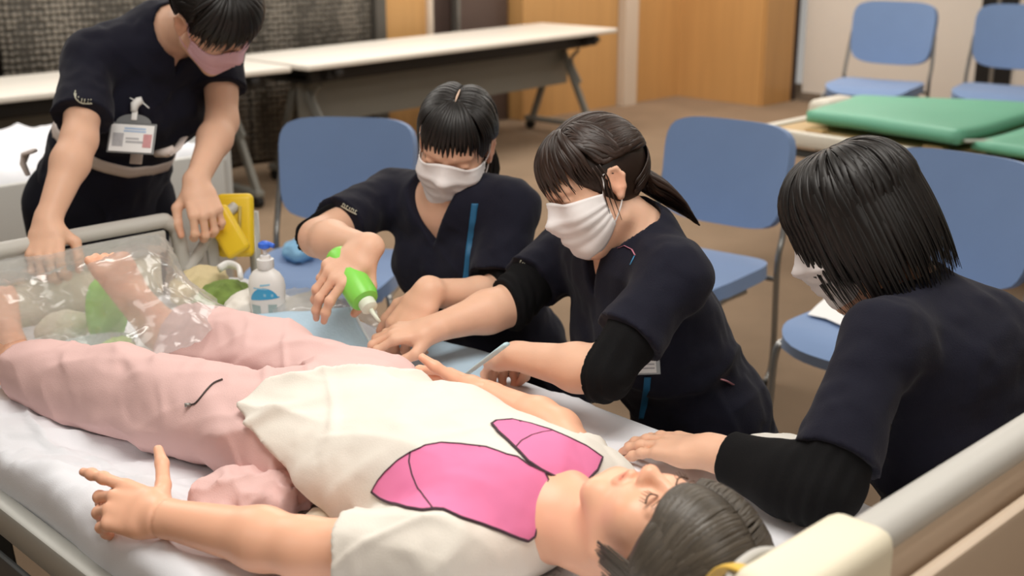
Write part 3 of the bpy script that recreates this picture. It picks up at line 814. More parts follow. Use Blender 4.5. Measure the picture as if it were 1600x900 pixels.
# ================================================================ the four people
HL = head_local(1.0)
capkeep = lambda q: np.maximum(0.75 * q[:, 1] - 0.66 * q[:, 2] - 0.020, -0.075 - q[:, 2])
def legs_kneel(j, sd):
    hip = j['hip']; out = []
    for s in (-1, 1):
        hp = hip + sd * s * 0.085
        kn = V3(j['knee_x'], hp[1] + 0.02 * s, 0.085); an = V3(j['knee_x'] + 0.36, hp[1] + 0.01 * s, 0.07)
        out += [rc(hp, kn, 0.098, 0.068), rc(kn, an, 0.066, 0.050)]
    return out
def legs_stand(j, sd):
    hip = j['hip']; out = []
    for s in (-1, 1):
        hp = hip + sd * s * 0.085; kn = hp + V3(0.0, 0.05, 0); kn[2] = 0.46; an = kn + V3(0, 0.06, 0); an[2] = 0.10
        out += [rc(hp, kn, 0.105, 0.080), rc(kn, an, 0.078, 0.072)]
    return out
def person(label, j, hf, hands, sleeve_end=None, kneel=True, under=None, vneck=(0.10, 0.045), vup=0.0, seed=1, skin_h=0.0040, wide=1.0, bust=1.0):
    hip = j['hip']
    p = thing('person', label, 'person', (hip[0], hip[1], 0), 0, None)
    ms, sd, fw, up = torso_frame(j)
    # ---- one continuous skin: head, neck, trunk, arms, hands
    hb = HW(hf, (0, -0.022, -0.075))
    neck = ec(j['neck'], hb, sd, (0.053, 0.052), (0.049, 0.050))
    head = xf(head_local(hf[2]), hf[0], hf[1])
    trunk = torso(j, -0.006, bust, wide)
    limbs = []; tips = {}
    for k in ('r', 'l'):
        hd, tp = hands[k]; tips[k] = tp
        limbs.append(U(0.016, arm(j[k + 's'], j[k + 'e'], j[k + 'w'], j.get('armk', 1.0)), hd))
    body = U(0.02, U(0.03, trunk, neck), head)
    body = U(0.03, body, limbs[0]); body = U(0.03, body, limbs[1])
    V, F = nets(body, skin_h)
    col = face_paint(V, hf)
    for k in ('r', 'l'):                  # warmer finger ends and knuckles
        for t in tips[k]:
            d = np.linalg.norm(V - t, axis=1); w_ = (0.55 * (1 - sstep(0.008, 0.026, d)))[:, None]
            col = col * (1 - w_) + col * np.array((1.0, 0.82, 0.78)) * w_
    obj('body', (V, F), M['skin'], p, col=col)
    # ---- scrub top
    g = 0.011
    top = torso(j, g, bust, wide)
    hem = hip - up * 0.04
    top = U(0.03, top, ec(j['waist'], hem, sd, (0.138 * wide + g, 0.10 + g), (0.178 * wide + g, 0.122 + g)))
    for k in ('r', 'l'):
        sh, e = j[k + 's'], j[k + 'e']; t = (sleeve_end or {}).get(k, 0.72)
        q = sh + (e - sh) * t; q2 = sh + (e - sh) * (t + 0.2)
        slv = clip(rc(sh - (e - sh) * 0.02, q2, 0.050, 0.067), q, e - sh)
        top = U(0.03, top, slv)
    M3 = np.array([sd * 6, fw * 6, up * 11 + sd * 4])
    fall = lambda P: 0.35 + 0.65 * sstep(0.02, -0.25, (P - ms) @ up)
    top2 = disp(top, lambda P: (folds(P, seed * 7, 0.0055, M3) + 0.006 * crease(P @ np.array([sd * 5 + up * 7, fw * 6, up * 6 - sd * 5]).T, seed + 50) + 0.004 * crease(P @ np.array([sd * 9 - up * 12, fw * 10, up * 4 + sd * 4]).T, seed + 60)) * fall(P) + 0.0025 * noise(P * 38, seed) - 0.002, 0.016)
    # V neck: wedge cut below the throat and round the neck
    nk = j['neck']; vd_, vw = vneck
    def vee(P):
        q = P - nk; a, b, c = q @ sd, q @ fw, q @ up - vup
        wv = vw * np.clip((c + vd_) / vd_, 0, 3)
        return np.maximum(np.abs(a) - wv, np.maximum(-(b + 0.0), -(c + vd_)))
    ring = rc(nk - up * 0.005 + fw * 0.004, hb, 0.061, 0.070)
    top2 = cut(cut(top2, S(vee, nk - 0.3, nk + 0.3), 0.006), ring, 0.004)
    top2 = S(top2.f, np.maximum(top.lo, [-9, -9, 0.2]), top.hi)
    obj('scrub_top', nets(clip(top2, hem, -up), 0.0050, slack=1.8), M['navy'], p)
    # collar binding
    # ---- trousers
    lg = legs_kneel(j, sd) if kneel else legs_stand(j, sd)
    tr = U(0.05, ec(j['waist'], hip, sd, (0.128 * wide, 0.092), (0.172 * wide, 0.118)), *lg)
    tr = disp(tr, lambda P: 0.006 * ridged(P * V3(7, 7, 9), seed + 3) + 0.002 * noise(P * 30, 5), 0.009)
    tr = clip(tr, V3(0, 0, 0.008), (0, 0, -1))
    obj('trousers', nets(tr, 0.008), M['navy2'], p)
    for s in (-1, 1):
        if kneel: a = V3(j['knee_x'] + 0.38, hip[1] + sd[1] * s * 0.085, 0.06); b = a + V3(0.16, 0, -0.02)
        else:
            a = hip + sd * s * 0.085 + V3(0, 0.11, 0); a[2] = 0.055; b = a + V3(0, -0.19, -0.012)
        shoe = U(0.03, rc(a, b, 0.042, 0.036), el(a, (0.045, 0.045, 0.05)))
        obj('shoe', nets(clip(shoe, V3(0, 0, 0.004), (0, 0, -1)), 0.007, levels=2), M['white'], p)
    if under:                             # black long-sleeved undershirt pushed up to the elbow
        for k in under:
            sh, e, w_ = j[k + 's'], j[k + 'e'], j[k + 'w']; ak = j.get('armk', 1.0)
            a0, t1 = under[k]; p0 = sh + (e - sh) * a0; p1 = e + (w_ - e) * t1
            s_ = infl(arm(sh, e, w_, ak), 0.0095)
            ax = nrm(e - sh); ax2 = nrm(w_ - e)
            s_ = disp(s_, lambda P: 0.0028 * np.sin(((P - p1) @ ax2) * 2 * PI / 0.022 + 2.2 * noise(P * 16, 3)) * sstep(0.10, 0.02, np.linalg.norm(P - e, axis=1)) + 0.0025 * noise(P * 26, 4), 0.006)
            s_ = clip(clip(s_, p0, -ax), p1, ax2)
            obj('undershirt_sleeve', nets(s_, 0.0042), M['blackknit'], p)
    return p, (ms, sd, fw, up)
def sleeve_mark(j, k, t, ang_ref, wdt, hgt, parent, top, text='', cut_=0.0):
    """small pale woven mark on the sleeve: a short row of strokes laid on the cloth"""
    pass
def on_cloth(tree, o, d):
    h = tree.ray_cast(Vector(o), Vector(d)); return None if h[0] is None else (np.array(h[0]), np.array(h[1]))
def tree_of(o):
    me = o.data; n = len(me.vertices); v = np.empty(n * 3); me.vertices.foreach_get('co', v); v = v.reshape(-1, 3) + ORG[o.name]
    return BVHTree.FromPolygons(v.tolist(), [tuple(p.vertices) for p in me.polygons])
def child(p, nm): return next(c for c in p.children if c.name.split('.')[0] == nm)
def strip_on(tree, pts, wdt, lift=0.0025, axis=None):      # thin band following points seen on a surface
    g = MB(); P = []
    for q in pts:
        h = on_cloth(tree, CAM, nrm(np.asarray(q, float) - CAM))
        if h is None: continue
        P.append(h[0] + h[1] * lift)
    return np.array(P)

def combed_back(hr, tail=(180, 8), hl=None, n=120, r=0.010, part=None):
    """hair drawn back from the hairline to the tie"""
    T = hr.dirs(*tail)
    for i in range(n):
        a = hr.rnd.uniform(-118, 118)
        base = 44 - 0.0030 * a * a
        e = base + hr.rnd.uniform(-2, 26)
        d0 = hr.dirs(a, e)
        j = hr.dirs(tail[0] + hr.rnd.uniform(-7, 7), tail[1] + hr.rnd.uniform(-6, 6))
        hr.lock(hr.arc(d0, j, 8, hr.rnd.uniform(-0.003, -0.001), -0.001, hr.rnd.uniform(0.001, 0.003)), r * hr.rnd.uniform(0.7, 1.2), tip=0.35, flat=0.35, root=0.15)
    for sgn in (-1, 1):                   # sides drawn over the tops of the ears
        for i in range(n // 3):
            d0 = hr.dirs(sgn * hr.rnd.uniform(34, 60), hr.rnd.uniform(38, 76)); dm = hr.dirs(sgn * hr.rnd.uniform(78, 108), hr.rnd.uniform(6, 30)); de = hr.dirs(tail[0] + hr.rnd.uniform(-7, 7), tail[1] + hr.rnd.uniform(-6, 6))
            hr.lock(hr.arc(d0, dm, 5, 0, 0.001, 0.004) + hr.arc(dm, de, 5, 0.001, 0, 0.002)[1:], r * hr.rnd.uniform(0.7, 1.1), tip=0.4, flat=0.35, root=0.2)
    for i in range(n // 3):               # nape hair swept up to the tie
        a = 180 + hr.rnd.uniform(-70, 70)
        hr.lock(hr.arc(hr.dirs(a, hr.rnd.uniform(-48, -30)), hr.dirs(tail[0] + hr.rnd.uniform(-6, 6), tail[1]), 6, -0.004, -0.001, 0.002), r * 0.8, tip=0.4, flat=0.35, root=0.4)
def fringe(hr, n=44, a0=-48, a1=48, top=(0, 66), tip_el=(4, 12), r=0.0055, gap=0.0, hang=0.016, lift=0.006):
    for i in range(n):
        a = a0 + (a1 - a0) * (i + 0.5) / n + hr.rnd.uniform(-3, 3)
        e1 = hr.rnd.uniform(*tip_el)
        d0 = hr.dirs(a * 0.45 + top[0], top[1] + hr.rnd.uniform(-6, 6)); d1 = hr.dirs(a * 0.95, e1 + 16)
        P = hr.arc(d0, d1, 6, 0.0, lift, 0.006)
        q = P[-1]; P.append(q + V3(0, -0.001, -0.016)); P.append(q + V3(0, -0.006, -0.016 - hang * hr.rnd.uniform(0.6, 1.2)))
        hr.lock(P, r * hr.rnd.uniform(0.7, 1.25), tip=0.12, flat=0.4, root=0.9)
def ponytail(hr, base, pts, n=34, r=0.009, rad=0.014):
    """pts: world points of the tail's middle line, first at the tie"""
    pts = np.array(pts); L_ = (pts - hr.hf[0]) @ hr.hf[1].T / hr.hf[2]
    for i in range(n):
        a = hr.rnd.uniform(0, 2 * PI); q = math.sqrt(hr.rnd.random()); ln = hr.rnd.uniform(0.86, 1.0)
        off = V3(math.cos(a), 0.3 * math.sin(a), math.sin(a)) * q
        P = []
        for k in range(len(L_)):
            t = k / (len(L_) - 1); bl = rad * (0.45 + 1.1 * math.sin(PI * min(1, t * 0.9 + 0.12)) * 1.0)
            P.append(L_[k] * 1.0 + off * bl)
        P = [P[0] + (p_ - P[0]) * ln for p_ in P]
        hr.lock(P, r * hr.rnd.uniform(0.7, 1.2), tip=0.2, root=0.7, flat=0.6)

# ---------------------------------------------------------------- standing person at the foot end
j1 = dict(neck=at(258, 45, 2.93), rs=at(140, 88, 2.84), ls=at(345, 66, 3.06), re=at(124, 218, 2.72), rw=at(74, 346, 2.635), le=at(347, 190, 3.00), lw=at(306, 286, 2.86), waist=at(172, 236, 3.10), hip=at(158, 318, 3.16))
hf1 = headframe(at(332, 27, 2.80), vd(0.62, 0.76, -0.06), vd(0.50, -0.34, -0.80), 1.04)
h1r = hand(hand_frame(j1['rw'], vd(0.10, 0.88, -0.42), vd(0.0, -0.45, -0.9), True), [(42, 62, 30), (46, 62, 30), (46, 62, 30), (44, 60, 30)], thumb=((0.034, 0.026, -0.014), (0.006, 0.032, -0.012), (-0.004, 0.022, -0.012)))
h1l = hand(hand_frame(j1['lw'], vd(0.36, 0.86, -0.35), vd(0.30, -0.45, -0.85), False), [(40, 58, 28), (44, 60, 28), (44, 60, 28), (40, 56, 28)], thumb=((0.034, 0.026, -0.014), (0.006, 0.034, -0.012), (-0.002, 0.024, -0.012)))
p1, T1 = person('person standing and leaning on the footboard, in dark scrubs, pink mask and white belt', j1, hf1, dict(r=h1r, l=h1l), sleeve_end=dict(r=0.74, l=0.60), kneel=False, seed=1, vneck=(0.06, 0.02))
mask(hf1, HL, M['mask_pink'], p1, top=-0.010, nose=0.0)
hr = Hair(hf1, 11)
combed_back(hr, (180, 12), n=170, r=0.008)
fringe(hr, 64, -66, 66, (0, 62), (-10, 2), 0.0070, hang=0.030, lift=0.018)
for i in range(26):                       # loose side hair falling forward of the ear
    a = hr.rnd.choice((-1, 1)) * hr.rnd.uniform(52, 78)
    P = hr.arc(hr.dirs(a * 0.6, 62), hr.dirs(a, 14), 6, 0.0, 0.004, 0.006); q = P[-1]
    P += [q + V3(0, 0.004, -0.02), q + V3(-0.003 * np.sign(a), 0.012, -0.045 * hr.rnd.uniform(0.6, 1.1))]
    hr.lock(P, 0.006, tip=0.1, flat=0.4)
hr.done('hair', M['hair_black'], p1, cap_local(hr, keep=capkeep))

# ---------------------------------------------------------------- person pouring from the green bottle
j2 = dict(neck=at(722, 338, 2.72), rs=at(608, 305, 2.78), ls=at(798, 322, 2.60), re=at(497, 372, 2.58), rw=at(575, 388, 2.385), le=at(778, 468, 2.56), lw=at(668, 456, 2.40), waist=V3(1.88, 1.955, 0.53), hip=V3(1.93, 1.955, 0.41), knee_x=1.68)
hf2 = headframe(at(711, 230, 2.63), vd(-0.20, 0.62, -0.76), vd(0.08, -0.80, -0.60), 0.98)
h2r = hand(hand_frame(j2['rw'], vd(-0.72, 0.62, -0.30), vd(-0.15, -0.55, -0.82), True), [(18, 26, 14), (24, 30, 16), (30, 34, 18), (46, 56, 26)], thumb=((0.030, 0.026, -0.024), (0.004, 0.030, -0.022), (-0.006, 0.022, -0.016)))
h2l = hand(hand_frame(j2['lw'], vd(-0.50, 0.80, -0.20), vd(-0.25, -0.55, -0.80), False), [(36, 34, 18), (40, 36, 18), (44, 38, 18), (46, 40, 18)], thumb=((0.036, 0.026, -0.012), (0.012, 0.034, -0.010), (0.004, 0.026, -0.010)))
p2, T2 = person('person kneeling and pouring from a green bottle, white mask, centre-parted black hair with fringe', j2, hf2, dict(r=h2r, l=h2l), sleeve_end=dict(r=0.72, l=0.74), under=dict(r=(0.6, -0.12), l=(0.6, 0.16)), seed=2, vneck=(0.035, 0.022), vup=0.032)
mask(hf2, HL, M['mask_white'], p2)
hr = Hair(hf2, 22)
for sgn in (-1, 1):                       # from the centre parting down the sides and back
    for i in range(80):
        t = hr.rnd.random()
        e0 = 62 + 50 * t                  # along the parting, front to crown
        d0 = hr.dirs(0, e0) if e0 < 90 else hr.dirs(180, 180 - e0)
        d0 = nrm(d0 + V3(sgn * 0.02, 0, 0))
        dm = hr.dirs(sgn * (64 + 70 * t), 22 + hr.rnd.uniform(-14, 18)); de = hr.dirs(180 - sgn * 8, -14 + hr.rnd.uniform(-8, 8))
        P = hr.arc(d0, dm, 5, 0, 0.001, 0.006) + hr.arc(dm, de, 5, 0.001, 0.0, 0.002)[1:]
        hr.lock(P, 0.0085 * hr.rnd.uniform(0.7, 1.2), tip=0.4, flat=0.35, root=0.35)
fringe(hr, 46, -48, 48, (0, 70), (-8, 0), 0.0046, hang=0.024)
for sgn in (-1, 1):
    for k in range(5):
        a = sgn * (56 + 4 * k); P = hr.arc(hr.dirs(sgn * 14, 70), hr.dirs(a, 16), 6, 0, 0.004, 0.006); q = P[-1]
        P += [q + V3(0, 0.001, -0.03), q + V3(-0.003 * sgn, 0.004, -0.075 + 0.006 * k)]
        hr.lock(P, 0.0035, tip=0.15, flat=0.5)
tb = HW(hf2, (0, -0.108, -0.015)); ponytail(hr, tb, [tb, tb + V3(0.03, -0.01, -0.03), tb + V3(0.045, -0.03, -0.09), tb + V3(0.03, -0.045, -0.15)])
pt = [HW(hf2, hr.on(hr.dirs(0, e) if e < 90 else hr.dirs(180, 180 - e), 0.0022)) for e in (70, 76, 82, 88, 94)]
obj('parting', MB().tube(np.array(pt), [0.0008, 0.0022, 0.0026, 0.002, 0.0008], 6), M['scalp'], p2)
hr.done('hair', M['hair_black'], p2, cap_local(hr, keep=capkeep))

# ---------------------------------------------------------------- person with the ponytail
j3 = dict(neck=at(990, 368, 2.27), rs=at(888, 385, 2.50), ls=at(1056, 430, 2.13), re=at(792, 478, 2.40), rw=at(682, 512, 2.33), le=at(942, 582, 2.06), lw=at(806, 556, 2.19), waist=V3(1.82, 1.335, 0.57), hip=V3(1.86, 1.335, 0.44), knee_x=1.68)
hf3 = headframe(at(931, 294, 2.22), vd(-0.86, 0.46, -0.26), vd(-0.36, -0.86, -0.12), 0.95)
h3r = hand(hand_frame(j3['rw'], vd(-0.97, 0.16, 0.02), vd(0.05, -0.9, -0.42), True), [(22, 44, 24), (20, 44, 24), (18, 44, 24), (18, 38, 20)], thumb=((0.034, 0.028, -0.016), (0.002, 0.034, -0.010), (-0.008, 0.024, -0.008)), s=0.92)
h3l = hand(hand_frame(j3['lw'], vd(-0.30, 0.22, 0.93), vd(0.0, -0.95, -0.2), False), [(30, 50, 30)] * 4, thumb=((0.020, 0.034, -0.012), (0.002, 0.034, -0.010), (-0.004, 0.024, -0.008)), s=0.92)
p3, T3 = person('person leaning over the bed with brown ponytail, white mask and navy scrubs', j3, hf3, dict(r=h3r, l=h3l), sleeve_end=dict(r=0.62, l=0.66), under=dict(r=(0.5, 0.02), l=(0.55, 0.04)), seed=3, vneck=(0.06, 0.026), vup=0.010)
mask(hf3, HL, M['mask_white'], p3)
hr = Hair(hf3, 33, rad=(0.086, 0.106, 0.102))
combed_back(hr, (180, 6), n=300, r=0.0068)
fringe(hr, 46, -62, 58, (0, 62), (-9, 2), 0.0066, hang=0.026)
for i in range(16):                       # side locks in front of the ears
    a = (-1 if i % 3 else 1) * hr.rnd.uniform(48, 66)
    P = hr.arc(hr.dirs(a * 0.5, 62), hr.dirs(a, 18), 6, 0.0, 0.003, 0.006); q = P[-1]
    P += [q + V3(0, -0.004, -0.025), q + V3(0, -0.012, -0.05 * hr.rnd.uniform(0.7, 1.2))]
    hr.lock(P, 0.0055, tip=0.08, flat=0.4)
for i in range(3):
    a = -(70 + 4 * i); q = hr.on(hr.dirs(a, 6), 0.001)
    hr.lock([q, q + V3(0, -0.004, -0.03), q + V3(0.004, 0.0, -0.06), q + V3(0.006, 0.004, -0.09 - 0.01 * i)], 0.0016, tip=0.3, flat=0.8)
tb = at(1006, 281, 2.26)
tl = [HW(hf3, (0, -0.100, 0.008)), tb, at(1035, 298, 2.27), at(1066, 322, 2.27), at(1088, 346, 2.26)]
ponytail(hr, tb, tl, n=70, rad=0.026, r=0.0095)
hair3 = hr.done('hair', M['hair_brown'], p3, cap_local(hr, keep=capkeep))
ax = nrm(tl[2] - tl[1]); T_ = nrm(np.cross(ax, V3(0, 0, 1))); B_ = np.cross(ax, T_)
ring = [tb + (T_ * math.cos(a) + B_ * math.sin(a)) * 0.0135 for a in np.linspace(0, 2 * PI, 18, endpoint=False)]
hb_ = obj('hair_tie', MB().tube(ring, 0.0065, 8, closed=True, ref=ax), M['blackknit'], p3)
for a in (1.2, 4.2): obj('bead', MB().lathe([(0.0005, -0.004), (0.004, -0.002), (0.004, 0.002), (0.0005, 0.004)], tb + (T_ * math.cos(a) + B_ * math.sin(a)) * 0.019, 10), M['white'], hb_)

# ---------------------------------------------------------------- person with bobbed hair
w4 = atz(1108, 705, 0.712); e4 = at(1288, 768, 1.745)
j4 = dict(neck=at(1424, 468, 1.97), ls=at(1376, 530, 1.83), rs=at(1575, 545, 2.03), le=e4, lw=w4, re=at(1640, 640, 1.98), rw=at(1560, 760, 1.86), waist=V3(1.87, 0.80, 0.55), hip=V3(1.90, 0.80, 0.42), knee_x=1.70, armk=1.08)
hf4 = headframe(at(1334, 358, 1.97), vd(-0.84, 0.42, 0.26), vd(-0.34, -0.92, -0.05), 1.0)
h4l = hand(hand_frame(w4, atz(985, 690, 0.675) - w4, vd(0.05, -0.85, -0.42), False), [(4, 10, 8), (4, 10, 8), (4, 10, 8), (4, 12, 8)], thumb=((0.036, 0.030, -0.010), (0.010, 0.036, 0.0), (-0.004, 0.028, 0.0)), spread=0.7)
h4r = hand(hand_frame(j4['rw'], vd(-0.5, 0.8, -0.2), vd(0.3, -0.6, -0.7), True), [(20, 30, 20)] * 4)
p4, T4 = person('person with bobbed black hair seen from behind, one flat hand on the bed', j4, hf4, dict(r=h4r, l=h4l), sleeve_end=dict(r=0.75, l=0.80), under=dict(l=(0.5, 0.80), r=(0.6, 0.8)), seed=4, vneck=(0.06, 0.03), wide=1.15)
mask(hf4, HL, M['mask_white'], p4, loops=False)
hr = Hair(hf4, 44, rad=(0.095, 0.106, 0.098))
for i in range(330):
    a = hr.rnd.uniform(-180, 180); fr = abs(a) < 62
    d0 = hr.dirs(a + hr.rnd.uniform(-20, 20), hr.rnd.uniform(64, 86)); d0 = nrm(d0 + V3(0, -0.05, 0))
    em = hr.rnd.uniform(-4, 12)
    P = hr.arc(d0, hr.dirs(a, em), 7, 0.0, 0.004, 0.007 + hr.rnd.uniform(-0.003, 0.003)); q = P[-1]
    rad_ = V3(math.sin(math.radians(a)), math.cos(math.radians(a)), 0)
    zt = (-0.02 if abs(a) < 40 else -0.105) - hr.rnd.uniform(0, 0.02) - 0.012 * (abs(a) < 110)
    if -72 < a < -22: zt = -0.085 - 0.035 * hr.rnd.random()
    elif fr: zt = zt + 0.03 * hr.rnd.random()
    n_ = max(2, int((q[2] - zt) / 0.03))
    inw = hr.rnd.uniform(0.006, 0.022)
    for k in range(1, n_ + 1):
        t = k / n_; P.append(q + V3(0, 0, (zt - q[2]) * t) + rad_ * (0.005 * math.sin(PI * t * 0.8) - inw * t * t))
    hr.lock(P, 0.0078 * hr.rnd.uniform(0.6, 1.2), tip=0.12, flat=0.38, root=0.5, sm_=2)
for i in range(16):                       # thin loose strands by the cheek
    a = -(52 + 2.2 * i) ; q = hr.on(hr.dirs(a, 8), -0.004); o_ = V3(math.sin(math.radians(a)), math.cos(math.radians(a)), 0)
    hr.lock([q, q - V3(0, 0, 0.04) + o_ * 0.004, q - V3(0, 0, 0.085) + o_ * 0.002, q - V3(0, 0, 0.115 + 0.015 * hr.rnd.random()) - o_ * 0.012], 0.0026, tip=0.2, flat=0.7, root=0.1)
hr.done('hair', M['hair_black'], p4, cap_local(hr, keep=lambda q: np.maximum(0.75 * q[:, 1] - 0.5 * q[:, 2] - 0.020, -0.10 - q[:, 2])))
# ================================================================ the training mannequin on the bed
M['tshirt'] = mat('tshirt_white', (238, 232, 222), 0.85, var=0.015, bump=0.2, bs=500, spec=0.2)
M['cream_cloth'] = mat('cream_cotton', (244, 234, 206), 0.88, var=0.02, bump=0.25, bs=450, spec=0.2)
M['pinkpants'] = mat('pink_trousers', (230, 194, 190), 0.88, var=0.03, bump=0.25, bs=450, spec=0.2)
M['print_pink'] = mat('print_pink', (238, 130, 178), 0.75, var=0.03, vs=14)
M['print_line'] = mat('print_outline', (72, 50, 62), 0.75)
M['doll_hair'] = mat('mannequin_hair', (80, 73, 64), 0.42, var=0.2, vs=30, attr=True, spec=0.5)
mn = thing('mannequin', 'vinyl patient training mannequin lying on the bed in white shirt and pink trousers', 'mannequin', (1.08, 1.5, 0.66))
jm = dict(rs=V3(1.215, 1.055, 0.700), ls=V3(0.910, 1.045, 0.732))
jm['le'] = atz(474, 856, 0.712); jm['lw'] = atz(252, 808, 0.703)
jm['re'] = atz(874, 672, 0.706); jm['rw'] = atz(764, 616, 0.708)
hfm = headframe((1.076, 0.824, 0.757), (-0.04, 0.06, 1.0), (0.02, -1, 0.06), 0.98)
def flat_torso(g):
    return U(0.05, rc(jm['rs'] + V3(0.0, 0.01, 0), jm['ls'] + V3(0.0, 0.01, 0), 0.052 + g, 0.052 + g),
             ec((1.066, 1.08, 0.740), (1.066, 1.26, 0.744), (1, 0, 0), (0.146 + g, 0.080 + g), (0.136 + g, 0.080 + g)),
             ec((1.066, 1.26, 0.744), (1.050, 1.40, 0.730), (1, 0, 0), (0.136 + g, 0.080 + g), (0.122 + g, 0.066 + g)),
             ec((1.050, 1.40, 0.730), (1.060, 1.50, 0.730), (1, 0, 0), (0.122 + g, 0.066 + g), (0.140 + g, 0.068 + g)))
LG = dict(l=[V3(0.990, 1.49, 0.732), atz(272, 634, 0.724), atz(30, 576, 0.705)], r=[V3(1.145, 1.49, 0.730), atz(428, 572, 0.722), atz(262, 520, 0.708)])
def leg(k, g, gk=0.0):
    h, kn, an = LG[k]
    return U(0.03, rc(h, kn, 0.078 + g, 0.054 + g + gk), rc(kn, an, 0.055 + g + gk, 0.034 + g + gk * 1.3))
def foot(an, toe):
    an, toe = np.asarray(an, float), np.asarray(toe, float)
    d = nrm(toe - an); side = V3(1, 0, 0)
    heel = an + V3(0, 0.035, -0.012)
    f = U(0.02, rc(an, heel, 0.036, 0.032), ec(heel + d * 0.02, an + d * 0.17, side, (0.030, 0.028), (0.040, 0.016)), rc(an, an + d * 0.10 + V3(0, -0.01, 0), 0.034, 0.022))
    for i in range(5):
        b = an + d * 0.165 + side * (i - 2) * 0.016 + V3(0, 0.002, 0.0)
        f = U(0.006, f, rc(b, b + d * (0.030 - 0.003 * abs(i - 1)), 0.0105 if i else 0.013, 0.0085))
    return f
hml, tl1 = hand(hand_frame(jm['lw'], atz(158, 782, 0.705) - jm['lw'], (-0.62, 0.0, 0.78), False), [(-4, 8, 5), (26, 38, 22), (34, 42, 24), (38, 44, 24)], thumb=((0.034, 0.024, -0.012), (0.034, 0.026, -0.004), (0.020, 0.020, 0.0)), s=0.95, spread=0.7)
hmr, tl2 = hand(hand_frame(jm['rw'], atz(700, 596, 0.705) - jm['rw'], (0.80, 0.0, 0.60), True), [(8, 16, 10), (14, 22, 12), (18, 24, 14), (22, 26, 14)], thumb=((0.036, 0.022, -0.010), (0.034, 0.024, -0.004), (0.020, 0.020, 0.0)), s=0.93, spread=1.5)
footl, footr = foot(LG['l'][2], atz(-18, 432, 0.83)), foot(LG['r'][2], atz(196, 440, 0.82))
neckm = ec((1.075, 1.01, 0.740), HW(hfm, (0, -0.022, -0.07)), (1, 0, 0), (0.062, 0.058), (0.052, 0.050))
bodym = U(0.035, U(0.03, U(0.02, neckm, xf(head_local(hfm[2], wide=1.02), hfm[0], hfm[1])), flat_torso(0)), leg('l', 0), leg('r', 0))
bodym = U(0.02, bodym, U(0.012, arm(jm['ls'], jm['le'], jm['lw'], 1.0), hml)); bodym = U(0.02, bodym, U(0.012, arm(jm['rs'], jm['re'], jm['rw'], 0.86), hmr))
bodym = U(0.02, bodym, footl, footr)
def seam(P):                            # joint line of the swivelling vinyl hands
    r = np.zeros(len(P))
    for w_, e_ in ((jm['lw'], jm['le']), (jm['rw'], jm['re'])):
        d = nrm(w_ - e_); t = (P - w_) @ d; rr = np.linalg.norm(P - w_, axis=1)
        r = r + 0.0022 * np.exp(-((t + 0.004) / 0.0028) ** 2) * (rr < 0.06)
    return -r
V, F = nets(disp(bodym, seam, 0.003), 0.0037)
col = face_paint(V, hfm, blush=(1.0, 0.90, 0.86), lip=(0.88, 0.56, 0.52))
obj('body', (V, F), M['doll'], mn, col=col)
M['lash'] = mat('lash_brown', (84, 66, 54), 0.6)
for sx in (-1, 1):
    lash = MB()
    P = [HW(hfm, (sx * x, y, z)) for x, y, z in ((0.018, 0.0835, -0.001), (0.026, 0.0880, -0.0035), (0.034, 0.0875, -0.0035), (0.042, 0.0825, -0.0005))]
    lash.tube(smooth_path(P, 4), 0.0011, 6)
    for x, y, z in ((0.024, 0.0875, -0.003), (0.029, 0.0885, -0.0035), (0.034, 0.088, -0.0035), (0.039, 0.085, -0.002), (0.042, 0.083, -0.0005)):
        lash.tube([HW(hfm, (sx * x, y, z)), HW(hfm, (sx * (x + 0.003), y + 0.0035, z - 0.0075))], [0.0006, 0.0003], 5)
    P = [HW(hfm, (sx * x, y, z)) for x, y, z in ((0.018, 0.084, 0.010), (0.027, 0.0875, 0.0125), (0.036, 0.086, 0.0125), (0.043, 0.081, 0.0085))]
    lash.tube(smooth_path(P, 4), 0.0006, 5)
    obj('eyelashes', lash, M['lash'], mn)
# ---- T-shirt
A_ = V3(0.912, 1.480, 0.785); n_side = nrm(V3(-0.3, 0.35, -0.82))
gs = 0.013
sh = flat_torso(gs)
for k, t in (('l', 0.70), ('r', 0.55)):
    s_, e_ = jm[k + 's'], jm[k + 'e']
    q = s_ + (e_ - s_) * t
    kk = 1.0 if k == 'l' else 0.78
    sh = U(0.03, sh, clip(ec(s_, s_ + (e_ - s_) * 1.25, (1, 0, 0), (0.066 * kk, 0.060 * kk), (0.064 * kk, 0.054 * kk)), q, e_ - s_))
tentb = ec((1.04, 1.28, 0.738), (1.035, 1.50, 0.735), (1, 0, 0), (0.148, 0.088), (0.154, 0.092))
sh = U(0.03, sh, tentb)
def sfold(P):
    q1 = P @ np.array([[5, 9, 4], [-3, 2.5, 2], [2, 1, 5]]).T
    q2 = P @ np.array([[14, 6, 6], [-3, 5, 2], [2, 1, 5]]).T
    am = 0.45 + 0.9 * sstep(1.22, 1.42, P[:, 1]) + 0.6 * sstep(1.02, 0.92, P[:, 0])
    return am * (0.0075 * ridged(q1, 31) + 0.0035 * ridged(q2, 32) + 0.0055 * crease(P @ np.array([[5.5, 10, 4], [-5, 2.5, 3], [2, 1, 5]]).T, 34) + 0.003 * crease(P @ np.array([[9, -7, 4], [3, 4, 3], [2, 1, 5]]).T, 35)) + 0.0008 * noise(P * 60, 33) - 0.006
sh = disp(sh, sfold, 0.022)
neck_cut = rc(HW(hfm, (0, -0.02, -0.09)), V3(1.072, 0.928, 0.765), 0.054, 0.050)
sh = cut(sh, neck_cut, 0.004)
sh = clip(clip(sh, (1.05, 1.500, 0.8), (0.06, 1, 0.10), 0.01), A_, n_side, 0.006)
